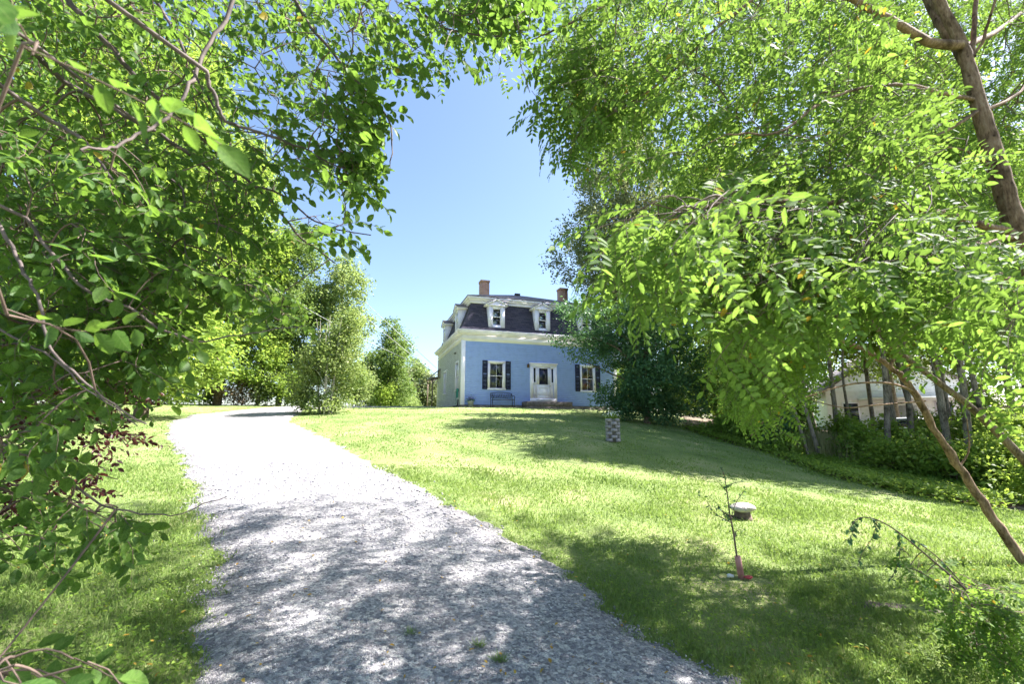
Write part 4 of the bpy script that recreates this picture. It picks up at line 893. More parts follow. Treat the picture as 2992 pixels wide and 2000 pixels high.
# right side
blobtree('oak_tree', 'very tall grey green oak rising behind the right end of the blue house', 1455, 31, 27, 6.8, 80, OAK, .17, low=.16, dens=1.1, cr=.75, nb=12, r0=.35, lpc=34)
blobtree('hornbeam_tree', 'dark dense layered tree covering the right end of the blue house', 1480, 20.5, 8.6, 2.35, 81, DARKG, .10, low=.02, dens=2.5, nb=9, r0=.16, cr=.42, lpc=28, extra=[(-3.0,-.3,3.8,1.4,.9,.5),(-2.7,-.3,5.2,1.4,.9,.5),(-2.2,-.3,3.0,1.2,.8,.5),(-1.8,0,4.2,1.0,1,.9),(-1.3,0,1.0,1.0,.9,.7),(1.9,.2,1.2,1.3,1.2,.9),(2.2,.4,2.8,1.4,1.2,1.1)])
# long branches of the dark tree reaching left over the facade
hx = XX(1475, 20.5); hz_ = h1(hx, 20.5)
G3 = 'trees of the wood edge on the right'
spec = [(1640,24,13,3.2,UNDER,'bright green tree just right of the dark layered tree'),(1750,19,12,2.8,UNDER,'slender bright tree left of the leaning grey trunks'),(1860,22,15,3.4,SUNNY,'tall sunlit tree in front of the white neighbouring house'),
        (1990,20.5,14,3.0,UNDER,'grey trunked tree beside the porch with the buntings'),(2100,18.5,13.5,3.0,UNDER,'thin leaning tree in front of the white parked car'),(2230,21,16,3.8,SUNNY,'tall spreading tree behind the firewood pile'),
        (2340,17.5,14,3.4,UNDER,'bright tree at the right border behind the locust trunk'),(2480,20,17,4.0,UNDER,'outermost tree of the wood edge, cut by the right border'),(2050,29,17,4.5,OAK,'tall pale tree rising over the roof of the white house'),(1760,33,16,4.4,PALE,'pale tree far behind the bright edge trees'),
        (2190,13.5,12.5,3.0,UNDER,'spreading tree just inside the wood edge, shading the middle of the lawn'),(2360,13,12,3.0,UNDER,'low crowned tree at the right border, nearest of the wood edge trees'),(2010,15.5,12.5,2.6,UNDER,'slim crowned tree above the twin grey trunks'),(2150,14.5,17.5,2.7,UNDER,'tallest tree of the wood edge, its high crown over the middle of it'),(1700,18,15,3.0,UNDER,'tall high crowned tree close behind the dark layered tree')]
for k, (px, d, top, rx, m, lb) in enumerate(spec):
    blobtree('woodland_tree', lb, px, d, top, rx, 90+k, m, .14, group=G3, low=(.04 if k in (0,1,9) else .42 if k > 9 else .26), nb=9, dens=(.72 if k < 10 else .42 if k in (11, 12) else 1.4), bark='bark_mid', r0=.10+.01*(k % 3), cr=.55)
for k, (px, d, top, rx, m, lb) in enumerate([(1430,46,8.5,3.4,SUNNY,'sunlit tree far behind the right corner of the blue house'),(1540,43,8.5,3.2,PALE,'pale tree seen far behind the dark layered tree'),(1640,41,9,3.2,SUNNY,'far bright tree between the dark layered tree and the wood edge'),(1330,50,8,3.2,PALE,'far pale tree hidden behind the right half of the blue house')]):
    blobtree('distant_tree', lb, px, d, top, rx, 170+k, m, .22, group='far trees right of the blue house', low=.0, cr=.7)
# thin trunks without low foliage
G4 = 'thin trunks at the wood edge'
for k, (px, d, lean, r0) in enumerate([(1862,15.6,-.5,.085),(1905,17,.1,.095),(1945,18,.2,.06),(2035,17.2,-.6,.12),(2068,16.5,.2,.11),(2165,16,.4,.07),(2255,14.5,-.3,.10),(1838,15.0,-.7,.05),(2310,13.8,.3,.12)]):
    x = XX(px, d); z = h1(x, d); rng = np.random.default_rng(200+k); lb = ['short broken grey trunk with a side stub, left of the others','straight pale trunk just right of the broken one','slim twin grey trunk in front of the white house','thick dark trunk leaning left in front of the white car','thick upright trunk just right of the leaning dark one','slim trunk between the thick pair and the firewood','mossy trunk right of the firewood pile','very thin leaning stem left of the broken trunk','dark stout trunk near the right border'][k]
    hgt = 3.0 if k == 0 else 9.5
    bl = [(lean*1.2,0,hgt*.95,2.2,1.6,1.8),(lean*1.0+.8,.3,hgt*.72,1.5,1.2,1.1)] if k else [(0,0,2.9,.3,.3,.3)]
    tree('slender_tree', lb, 'tree', x, d, hgt, r0, bl, 190 if k else 6, 22, .5, .16, UNDER, 210+k, 'bark_mid', G4, lean=(lean, 0), nl=5)
# understorey shrubs along the lawn edge
G5 = 'undergrowth bushes along the lawn edge'
us = [(1655,18.5,1.0,.8),(1720,17,1.2,.8),(1790,15.2,.8,.6),(1960,15.0,1.3,.9),(2010,13.6,1.0,.8),(2090,13.2,1.3,.9),(2170,12.2,1.1,.9),(2260,11.8,1.5,1.0),(2340,11.0,1.6,1.1),(1690,19.5,2.0,1.0),(2210,15,2.0,1.2),(2120,15.5,1.5,1.0),(2330,14,2.4,1.3),(2430,12,2.8,1.5),(2400,9.5,1.6,1.0),(1640,19,.7,.7),(1770,16.4,1.6,.8),(1815,16.8,2.7,.8),(1925,16.6,1.7,.8),(2015,16.2,1.6,.7),(2120,17.5,2.0,1.0),(2225,16.8,3.1,1.2),(2290,13,2.2,1.0)]
ul = ['nearest the dark layered tree','in the second place from the dark tree','low and sparse before the dry grass','yellow green, just right of the dry grass gap','small and low in front of the slim twin trunk','in front of the white car','before the thick pair of trunks','under the leaning locust stem','beside the leaning locust stem at the right','taller, behind the first low ones','taller, behind the firewood','behind the thick pair of trunks','tall, near the right border','largest, cut by the right border','closest to the camera at the right border','lowest, at the very start of the wood edge','dark leaved, left of the broken trunk','tall and thin beside the broken trunk','knee high, between the straight trunk and the slim twin trunk','right in front of the white house window','hiding the rear of the white car','tallest, over the firewood pile','bright, behind the leaning locust stem']
for k, (px, d, hh, rx) in enumerate(us):
    x = XX(px, d); z = h1(x, d); blobtree('undergrowth_bush', 'leafy green undergrowth bush ' + ul[k], px, d, z+hh, rx, 130+k, (SUNNY if k % 3 else UNDER) if k != 16 else DARKG, .10, group=G5, cat='bush', low=.02, nb=4, r0=.015, stems=4, dens=1.7, cr=.35, lpc=18)
# dry tall grass in the gap
rng = np.random.default_rng(60); n = 3500; c = P(1880, 1010, 16.5)
x = c[0]+rng.normal(0,.75,n); y = 16.8+rng.normal(0,.8,n); z = H(x, y); hh = rng.uniform(.4,1.0,n); lx = rng.normal(0,.12,n); ly = rng.normal(0,.12,n)
V = np.stack([np.stack([x-.012,y,z],-1), np.stack([x+.012,y,z],-1), np.stack([x+lx,y+ly,z+hh],-1)], 1).reshape(-1,3)
o = np_obj('dry_grass', V, [np.arange(n*3).reshape(n,3)], leafmat('dry_grass_blade', (.22,.22,.09), (.32,.31,.14), (.42,.38,.2), (.4,.4,.15), .35, .7)); tag(o, 'tall dry yellow grass in the gap under the trees', 'grass', kind='stuff')
# leaf litter, twigs and ground plants at the wood edge
def scatter_leaves(name, poly, n, L, m, seed, lab, cat, dens_edge=None, z=.02, pit=.0):
    rng = np.random.default_rng(seed); q = sample_poly(poly, n, rng); T = np.column_stack([q, H(q[:,0], q[:,1])+z+rng.random(n)*.04])
    V, F = place((leaf7(L, L*.55)[0], [leaf7(L, L*.55)[1]]), rots(n, rng, None, .35, pit, .3), T, rng.uniform(.5,1.3,n)); o = np_obj(name, V, F, m); tag(o, lab, cat, kind='stuff'); return o
scatter_leaves('leaf_litter', WOODS[:7] + [(16,11),(14,17),(8,21)], 40000, .07, BRUSH, 61, 'dead brown leaves covering the woodland floor', 'dead leaves')
scatter_leaves('ground_cover', WOODS[:7] + [(15,10),(13,16),(8,20)], 30000, .08, UNDER, 62, 'small green plants growing through the leaf litter', 'ground cover', z=.1, pit=-.3)

ep = np.array(WOODS[:7]); rngE = np.random.default_rng(66); n = 5200; s_ = rngE.uniform(0, 5.999, n); i_ = s_.astype(int); f_ = (s_-i_)[:,None]; q = ep[i_]*(1-f_)+ep[i_+1]*f_ + rngE.normal(0, .28, (n,2)) + np.array((.15,.1))
T = np.column_stack([q, H(q[:,0], q[:,1])+rngE.random(n)**2*.28]); V, F = place((leaf7(.09,.05)[0], [leaf7(.09,.05)[1]]), rots(n, rngE, None, .5, -.3, .5), T, rngE.uniform(.4,1.3,n)); o = np_obj('edge_weeds', V, F, SUNNY); tag(o, 'ragged fringe of weeds where the lawn meets the wood', 'weeds', kind='stuff')
# service wires to the house
WIRE = simple('cable_rubber', (.5,.5,.5), .5)
for k, (a, b) in enumerate([((300,150,30),(1000,845,31)),((470,560,24),(990,850,31)),((300,240,30),(1000,862,31))]):
    A = P(*a); B = P(*b); t = np.linspace(0,1,20)[:,None]; pts = A+(B-A)*t; pts[:,2] -= .5*np.sin(PI*t[:,0])
    V, F = tube(pts, .012, 4); o = np_obj('service_wire', V, [F], WIRE); tag(o, ['upper grey service wire crossing in front of the birches', 'short grey service wire between the birches and the house','lower grey service wire crossing in front of the birches'][k], 'wire', 'service wires on the left')

# ------------------------------------------------------------------ foreground: crabapple, left
rng = np.random.default_rng(101)
crab_protos = [spray_simple(rng, .30, 11, .072, .044, .5) for _ in range(6)]
CR = empty('crabapple_tree', (-3.4, 1.2, h1(-3.4, 1.2))); tag(CR, 'broad leaved tree whose drooping branches hang over the whole left side of the picture', 'tree')
cz = CR.location.copy()
def L(pts): return curve([P(*p) for p in pts], 6)
cb = [([np.array((-3.4,1.2,.3)),np.array((-3.4,1.1,1.6)),np.array((-3.2,1.0,2.9)),np.array((-2.9,.9,4.2)),np.array((-2.6,.8,5.6))], .11, .05)]
cp_ = [([(120,-60,2.4),(170,20,2.4),(260,120,2.5),(340,210,2.6),(420,290,2.7),(500,360,2.9),(620,470,3.1),(700,560,3.2),(760,600,3.2)], .020, .005),
       ([(560,-80,2.1),(535,20,2.1),(470,120,2.0),(430,180,1.9),(350,280,1.8),(270,335,1.7),(190,350,1.6)], .012, .005),
       ([(475,165,2.0),(500,220,2.05),(525,290,2.1),(590,320,2.2),(680,350,2.4),(760,390,2.6),(850,430,2.7)], .011, .004),
       ([(150,190,2.6),(280,260,2.6),(400,330,2.7),(520,400,2.9),(640,430,3.0),(740,500,3.1),(850,512,3.1)], .016, .004),
       ([(300,-80,3.0),(400,60,3.0),(470,190,3.0),(540,320,3.0),(560,470,3.0)], .014, .005),
       ([(330,290,2.5),(360,370,2.5),(415,430,2.5),(430,520,2.5),(435,600,2.5)], .009, .003),
       ([(120,280,2.2),(190,340,2.2),(240,430,2.2),(270,520,2.2)], .012, .004),
       ([(60,500,1.9),(160,640,1.9),(280,700,1.9),(420,790,2.0),(560,780,2.1),(700,760,2.2)], .008, .002),
       ([(-60,450,1.7),(30,530,1.7),(110,640,1.7),(150,760,1.7),(250,830,1.7),(380,930,1.8)], .008, .003),
       ([(800,-120,2.6),(900,-20,2.7),(1020,60,2.8),(1130,80,2.9),(1210,60,2.9)], .012, .004),
       ([(620,-80,2.6),(700,60,2.7),(800,180,2.8),(880,280,2.9),(890,400,2.9)], .014, .004),
       ([(-80,700,1.9),(60,790,1.9),(180,860,1.9),(330,960,1.9)], .006, .002),
       ([(-90,980,2.0),(60,1040,2.1),(240,1150,2.2),(380,1180,2.3),(500,1140,2.4)], .007, .002)]
parts = []; sk = []; 
V, F = tube(curve(cb[0][0], 6), np.linspace(.11,.05,25), 9); np_obj('trunk', V-np.array(cz), [F], M['bark'], CR, True)
trunkpts = curve(cb[0][0], 6)
for pts, r0, r1 in cp_:
    c = L(pts); c = c + np.vstack([np.zeros(3), np.cumsum(rng.normal(0,.006,(len(c)-1,3)),0)])
    j = np.linalg.norm(trunkpts-c[0], axis=1).argmin(); a = trunkpts[j]; cc = curve([a, (a+c[0])/2+np.array((0,0,.15)), c[0]], 5)[:-1]
    c = np.vstack([cc, c]); V, F = tube(c, np.concatenate([np.linspace(r0*1.3, r0, len(cc)), np.linspace(r0, r1, len(c)-len(cc))]), 7); parts.append((V-np.array(cz), [F])); sk.append(c[3:])
V, F = merge(parts); np_obj('branches', V, F, M['twig_gray'], CR, True)
SK = np.vstack(sk)-np.array(cz)
def anchors(poly, n, d0, d1, rng):
    q = sample_poly(poly, n, rng); d = rng.uniform(d0, d1, n); return np.array([P(a, b, c) for (a, b), c in zip(q, d)])
mainp = [(-60,-60),(1240,-60),(1215,30),(1160,60),(1090,60),(1000,120),(930,150),(860,190),(820,250),(810,330),(800,400),(770,430),(720,380),(640,400),(600,430),(640,480),(760,500),(800,520),(730,560),(600,560),(480,560),(380,520),(250,480),(100,480),(-60,500)]
edgep = [(800,180),(850,200),(830,300),(815,420),(770,440),(720,380),(740,260)]
lowp = [(-60,460),(250,480),(420,560),(560,600),(690,690),(660,740),(560,720),(440,700),(380,760),(330,860),(250,900),(150,860),(-60,900)]
wisp = [(1000,-40),(1230,-40),(1195,90),(1140,70),(1060,60),(1000,60)]
A = np.vstack([anchors(mainp, 950, 2.3, 4.6, rng), anchors(edgep, 80, 2.6, 3.2, rng), anchors(lowp, 420, 2.2, 4.0, rng), anchors([(-60,-60),(330,-60),(420,300),(400,700),(200,900),(-60,950)], 210, 2.4, 4.5, rng), anchors(wisp, 50, 2.6, 3.2, rng),
   anchors([(-60,250),(300,300),(420,600),(300,820),(100,1000),(-60,1100)], 190, 1.75, 2.9, rng), anchors([(-60,150),(150,200),(220,600),(150,820),(100,1000),(-60,1100)], 1, 1.0, 1.2, rng), anchors([(0,120),(110,60),(90,170),(20,200)], 3, .6, .7, rng),
   anchors([(-60,1090),(120,1110),(260,1160),(330,1175),(240,1230),(-60,1300)], 42, 2.2, 3.2, rng),
   anchors([(-60,1480),(260,1500),(200,1600),(-60,1600)], 14, 1.2, 1.8, rng)])
# canopy above and behind the camera, out of the picture
B = np.column_stack([rng.uniform(-4,.3,260), rng.uniform(-1.5,2.6,260), rng.uniform(3.6,5.2,260)]); A = np.vstack([A, B]) - np.array(cz)
yaw = rng.uniform(-1.2, .9, len(A))
foliage(CR, 'foliage', CRAB, M['twig'], A, yaw, crab_protos, rng, (SK, None), (.8,1.15), .35, .5)

# small purple leaved shrub low on the left
PS = empty('purple_shrub', (-3.6, 3.2, h1(-3.6, 3.2))); tag(PS, 'dark purple leaved shrub low at the left edge behind the hanging green leaves', 'shrub'); pz_ = np.array(PS.location)
sk = []; parts = []
for k, pts in enumerate([[(-3.6,3.2,.3),P(-60,1000,3.3),P(100,990,3.3),P(220,985,3.3),P(320,1000,3.3)],[(-3.6,3.2,.3),P(-80,960,3.2),P(60,900,3.3),P(180,860,3.4),P(290,880,3.5),P(345,900,3.5)],[(-3.6,3.2,.3),P(-80,1150,3.1),P(60,1110,3.2),P(180,1080,3.2),P(270,1100,3.3)]]):
    c = curve([np.array(p) for p in pts], 7)-pz_; V, F = tube(c, np.linspace(.014,.003,len(c)), 6); parts.append((V,[F])); sk.append(c)
V, F = merge(parts); np_obj('branches', V, F, M['twig'], PS, True)
pp = [spray_simple(rng, .26, 11, .05, .026, .3) for _ in range(4)]
A = np.vstack([anchors([(-60,840),(200,830),(340,890),(300,930),(100,960),(-60,960)], 70, 3.0, 3.7, rng), anchors([(-60,950),(150,960),(290,990),(310,1020),(120,1030),(-60,1060)], 60, 3.0, 3.6, rng), anchors([(-60,1060),(150,1060),(240,1090),(200,1130),(-60,1180)], 40, 3.0, 3.5, rng)])-pz_
foliage(PS, 'foliage', PURPLE, M['twig'], A, rng.uniform(-.8,.6,len(A)), pp, rng, (np.vstack(sk), None), (.8,1.1), .1, .5)

# ------------------------------------------------------------------ foreground: locusts, right
def topx(A):
    """where points appear, in photograph units"""
    y = A[:,1]; z = A[:,2]-EYE; f = y*math.cos(PITCH)+z*math.sin(PITCH); u = -y*math.sin(PITCH)+z*math.cos(PITCH)
    return np.column_stack([(512+FPX*A[:,0]/f)*2346/1024, (342.5-FPX*u/f)*2346/1024])
def clear(A, path, d, w0=-30, w1=230, push=1.5):
    """no spray hangs between the viewer's side of the trunk and the open lawn: those sprays grow behind it"""
    q = topx(A); p = np.array(path, float); o = np.argsort(p[:,1]); xt = np.interp(q[:,1], p[o,1], p[o,0])
    k = (q[:,0]-xt > w0) & (q[:,0]-xt < w1) & (A[:,1] < d+.5) & (q[:,1] < p[:,1].max()+60) & (q[:,1] > p[:,1].min()-60)
    A = A.copy(); e = np.array((0,0,EYE)); s = (d+.6+np.random.default_rng(4).uniform(0, push, k.sum()))/A[k,1]; A[k] = e+(A[k]-e)*s[:,None]; return A
loc_protos = [spray_locust(rng, .42, 6, .20, .044, .020) for _ in range(7)]
LT = empty('locust_tree', (4.55, 3.2, h1(4.55, 3.2))); tag(LT, 'locust tree with a curving light brown trunk and hanging feathery leaves filling the right side', 'tree'); lz = np.array(LT.location)
bz = h1(4.55, 3.2)
tp_ = curve([np.array((4.55,3.2,bz-.2)), np.array((4.4,3.2,1.1)), P(2420,700,3.2), P(2335,540,3.2), P(2290,400,3.2), P(2245,250,3.2), P(2205,110,3.2), P(2165,30,3.2), P(2100,-100,3.2), P(2000,-260,3.2)], 7)
rr_ = np.interp(np.linspace(0,1,len(tp_)), [0,.3,.55,.7,1], [.13,.074,.055,.040,.028]); rr_ = rr_*(1+np.random.default_rng(6).normal(0,.05,len(rr_)))
V, F = tube(tp_-lz, rr_, 12); np_obj('trunk', V, [F], M['bark_locust'], LT, True)
br = [([(2205,110,3.2),(2130,90,3.1),(2040,45,2.9),(1930,-5,2.7),(1800,-60,2.6)], .040, .018), ([(2215,140,3.2),(2160,60,3.35),(2120,-10,3.5),(2060,-90,3.6)], .052, .04),
      ([(2235,230,3.2),(2150,210,3.0),(2040,190,2.8),(1880,220,2.6),(1760,300,2.4),(1650,300,2.3)], .016, .005), ([(2330,540,3.2),(2260,520,3.1),(2150,495,3.0),(2000,470,2.8),(1850,480,2.5),(1700,470,2.2),(1560,490,2.0)], .032, .007),
      ([(2250,250,3.2),(2100,330,3.0),(1990,360,2.8),(1900,400,2.7)], .014, .005), ([(2285,390,3.2),(2200,340,3.1),(2080,330,3.0)], .010, .004),
      ([(2230,130,3.2),(2240,20,3.2),(2230,-80,3.3)], .020, .014), ([(2235,120,3.2),(2270,40,3.1),(2300,-60,3.0)], .013, .008),
      ([(2100,-100,3.2),(1800,-90,2.8),(1500,-20,2.6),(1330,60,2.5),(1230,110,2.5)], .02, .004), ([(1800,-60,2.6),(1650,60,2.5),(1500,200,2.5),(1380,260,2.5)], .012, .003),
      ([(2420,700,3.2),(2250,620,2.9),(2050,600,2.6),(1900,610,2.4),(1700,640,2.2),(1500,600,2.1),(1380,580,2.1)], .03, .005), ([(2335,540,3.2),(2200,560,2.7),(2000,560,2.3),(1800,720,2.1),(1650,720,2.0)], .018, .004),
      ([(1960,600,2.5),(1850,560,2.4),(1680,520,2.2),(1480,470,2.3)], .010, .003), ([(2205,110,3.2),(2300,60,4.0),(2420,-40,5.0)], .03, .015),
      ([(2165,30,3.2),(2000,-150,4.5),(1900,-300,6.0)], .04, .02), ([(2250,260,3.2),(2330,220,3.4),(2400,150,3.6)], .016, .008)]
parts = []; sk = [tp_[12:]]
for pts, r0, r1 in br:
    c = L(pts); c[1:] += np.cumsum(rng.normal(0,.006,(len(c)-1,3)),0); V, F = tube(c-lz, np.linspace(r0, r1, len(c)), 7); parts.append((V,[F])); sk.append(c)
V, F = merge(parts); np_obj('branches', V, F, M['bark_locust'], LT, True)
SKL = np.vstack(sk)-lz
top = [(1300,-80),(2480,-80),(2480,560),(2100,500),(1900,430),(1700,420),(1560,380),(1440,300),(1370,230),(1340,180),(1330,80)]
mid = [(1590,480),(1620,430),(1750,440),(1900,440),(2050,480),(2250,540),(2420,700),(2420,800),(2200,700),(2000,650),(1850,670),(1700,690),(1650,650),(1600,610),(1560,560)]
lft = [(1490,520),(1580,500),(1610,590),(1560,630),(1500,600)]
hang = [(1720,700),(1860,700),(1960,730),(1900,780),(1850,820),(1790,870),(1730,880),(1720,800)]
A = np.vstack([anchors(top, 1000, 2.2, 5.6, rng), anchors(mid, 430, 1.9, 3.4, rng), anchors(lft, 36, 2.0, 2.6, rng), anchors(hang, 130, 3.4, 4.6, rng),
   anchors([(1330,110),(1450,90),(1460,230),(1390,210),(1340,170)], 40, 2.4, 2.9, rng), anchors([(1500,440),(1700,440),(1740,500),(1560,540)], 14, 1.5, 1.8, rng)])
B = np.column_stack([rng.uniform(-1.0,9.5,520), rng.uniform(2.0,8.5,520), rng.uniform(5.2,8.6,520)]); B = B[(B[:,2] > 1.6+1.02*B[:,1])]; B = B[~((B[:,0] > 3.2) & (B[:,0] < 8.2) & (B[:,1] < 5.2)) & (rng.random(len(B)) < .75)]; B2 = np.column_stack([rng.uniform(3.2,11,290), rng.uniform(6.2,8.5,290), rng.uniform(.2,1.6,290)]); B2[:,2] += 1.6+1.05*B2[:,1]; B3 = np.column_stack([rng.uniform(4.2,9.8,190), rng.uniform(5.2,7.6,190), rng.uniform(8.0,10.2,190)]); B3 = B3[B3[:,2] > 1.6+1.05*B3[:,1]]; B = np.vstack([B, B2, B3])   # upper crown, above the frame
q_ = topx(A); r_ = rng.random(len(A)); A = A[~((q_[:,0] < 1640) & (q_[:,1] > 540)) & ~((q_[:,0] < 1740) & (q_[:,1] > 590) & (A[:,1] < 3.6)) & ~((q_[:,0] > 1860) & (q_[:,1] > 610) & (r_ < .7))]; A = clear(A, [(2090,-80),(2140,0),(2205,110),(2260,250),(2300,400),(2340,540)], 3.2, -60, 380); A = np.vstack([A, B]) - lz; print('locust sprays', len(A), len(B))
yaw = PI + rng.uniform(-1.1, 1.1, len(A))
foliage(LT, 'foliage', LOC, M['twig'], A, yaw, loc_protos, rng, (SKL, None), (.9,1.3), .45, .4)

# second, leaning locust and its companion stems
LS = empty('leaning_locust', (6.6, 5.6, h1(6.6, 5.6))); tag(LS, 'thin leaning locust whose bare lower trunk crosses the right lawn diagonally', 'tree'); lz2 = np.array(LS.location)
t1 = curve([np.array((6.6,5.6,lz2[2]-.2)), P(2420,1400,5.4), P(2346,1290,5.4), P(2250,1150,5.5), P(2150,1000,5.5), P(2080,880,5.5), P(2000,815,5.5), P(1900,770,5.4), P(1800,730,5.2), P(1700,700,5.0)], 7)
V, F = tube(t1-lz2+np.random.default_rng(3).normal(0,.006,t1.shape), np.interp(np.linspace(0,1,len(t1)), [0,.08,.5,1], [.12,.058,.038,.010])*(1+np.random.default_rng(2).normal(0,.07,len(t1))), 10); np_obj('trunk', V, [F], M['bark_locust'], LS, True)
br2 = [([(2100,900,5.5),(2040,880,5.4),(1960,880,5.3),(1880,900,5.1),(1780,940,5.0),(1720,1000,4.9)], .016, .005), ([(2120,920,5.5),(2000,930,5.3),(1930,935,5.2),(1850,915,5.1)], .012, .004), ([(2200,1070,5.5),(2220,1030,5.5),(2215,960,5.4)], .012, .005),
       ([(2040,840,5.5),(2100,700,5.4),(2150,600,5.4)], .018, .006), ([(1900,770,5.4),(1860,650,5.2),(1800,560,5.0)], .014, .005)]
parts = []; sk = [t1[10:]]
for pts, r0, r1 in br2:
    c = L(pts); V, F = tube(c-lz2, np.linspace(r0, r1, len(c)), 6); parts.append((V,[F])); sk.append(c)
V, F = merge(parts); np_obj('branches', V, F, M['bark_locust'], LS, True)
A = np.vstack([anchors([(1690,620),(2000,640),(2346,640),(2420,700),(2300,690),(2100,670),(1980,680),(1880,750),(1830,830),(1780,900),(1740,900),(1700,800)], 300, 4.4, 6.2, rng),
   anchors([(1700,480),(2400,480),(2400,760),(1700,760)], 160, 4.6, 6.5, rng)]) 
q_ = topx(A); A = A[~((q_[:,0] > 1880) & (q_[:,1] > 630) & (rng.random(len(A)) < .65))]; A = clear(A, [(1990,800),(2080,880),(2150,1000),(2250,1150)], 5.5, -20, 150) - lz2
foliage(LS, 'foliage', LOC, M['twig'], A, PI+rng.uniform(-1.2,1.2,len(A)), loc_protos, rng, (np.vstack(sk)-lz2, None), (.95,1.35), .40, .4)

LC = empty('leaning_locust', (6.9, 5.0, h1(6.9, 5.0))); tag(LC, 'forked leaning locust rising from the right border above the first leaning trunk', 'tree'); lz3 = np.array(LC.location)
t2 = curve([np.array((7.0,5.1,lz3[2]-.2)), P(2400,1120,5.0), P(2346,1055,5.0), P(2230,940,5.0), P(2140,870,5.0), P(2040,790,4.9), P(1960,690,4.8), P(1900,600,4.6)], 7)
V, F = tube(t2-lz3, np.interp(np.linspace(0,1,len(t2)), [0,.5,1], [.055,.034,.008]), 9); np_obj('trunk', V, [F], M['bark'], LC, True)
br3 = [([(2160,890,5.0),(2130,800,5.1),(2110,720,5.2),(2080,650,5.2)], .014, .005), ([(2346,860,4.6),(2290,790,4.6),(2230,730,4.6),(2150,640,4.6),(2060,560,4.6)], .022, .006), ([(2230,940,5.0),(2290,935,4.9),(2380,930,4.8)], .012, .008), ([(2400,1010,4.8),(2346,860,4.6)], .03, .022)]
parts = []; sk = [t2[10:]]
for pts, r0, r1 in br3:
    c = L(pts); V, F = tube(c-lz3, np.linspace(r0, r1, len(c)), 6); parts.append((V,[F])); sk.append(c)
V, F = merge(parts); np_obj('branches', V, F, M['bark'], LC, True)
A = np.vstack([anchors([(2040,480),(2420,480),(2460,860),(2420,860),(2320,720),(2130,660)], 110, 3.8, 5.4, rng)]) - lz3
foliage(LC, 'foliage', LOC, M['twig'], A, PI+rng.uniform(-1.4,1.4,len(A)), loc_protos, rng, (np.vstack(sk)-lz3, None), (.9,1.25), .35, .4)

# arching locust sucker, bottom right
SG = ground(2325, 1540); SU = empty('locust_sucker', (*SG, h1(*SG))); tag(SU, 'young arching locust shoot bending left over the lawn at the bottom right', 'shrub'); lz4 = np.array(SU.location); D = float(SG[1])
sx = [curve([lz4+np.array((0,0,-.05)), P(2310,1480,D), P(2280,1430,D-.03), P(2210,1350,D-.05), P(2130,1280,D-.05), P(2050,1215,D-.1), P(2000,1190,D-.12), P(1965,1190,D-.15), P(1945,1215,D-.18)], 5),
      curve([P(2230,1370,D-.05), P(2160,1290,D), P(2110,1250,D+.03), P(2085,1235,D+.05)], 5),
      curve([P(2010,1192,D-.12), P(2000,1230,D-.14), P(1975,1270,D-.16), P(1965,1300,D-.18)], 4), curve([P(2060,1220,D-.1), P(2062,1260,D-.1), P(2055,1300,D-.12), P(2040,1330,D-.12)], 4), curve([P(1965,1190,D-.15), P(1950,1230,D-.18), P(1937,1240,D-.2)], 4)]
parts = [(lambda t: (t[0]-lz4, [t[1]]))(tube(c, np.linspace(r0, .0018, len(c)), 5)) for c, r0 in zip(sx, (.010,.005,.002,.002,.002))]
V, F = merge(parts); np_obj('stems', V, F, M['twig'], SU, True)
lp = []
for c, n_ in ((sx[2], 26), (sx[3], 26), (sx[4], 18), (sx[0][28:], 16), (sx[1], 14)):
    t = rng.random(n_)*(len(c)-1); p = np.array([[np.interp(q, np.arange(len(c)), c[:,k]) for k in range(3)] for q in t])-lz4
    lp.append(place((leaf7(.036,.022)[0],[leaf7(.036,.022)[1]]), rots(n_, rng, None, .6, .7, .4), p, rng.uniform(.7,1.2,n_)))
V, F = merge(lp); np_obj('leaves', V, F, DARKG, SU)
A = np.vstack([anchors([(2180,1310),(2250,1330),(2346,1380),(2360,1480),(2290,1460),(2150,1400)], 46, D-.35, D+.25, rng), anchors([(2170,1420),(2330,1400),(2360,1560),(2240,1550)], 30, D-.3, D+.35, rng), anchors([(2060,1260),(2150,1290),(2160,1330),(2080,1310)], 5, D-.1, D+.1, rng)])-lz4
foliage(SU, 'foliage', LOC, M['twig'], A, rng.uniform(0,6.3,len(A)), [spray_locust(rng, .16, 4, .15, .034, .018) for _ in range(4)], rng, (np.vstack(sx)-lz4, None), (.8,1.1), .1, .5)

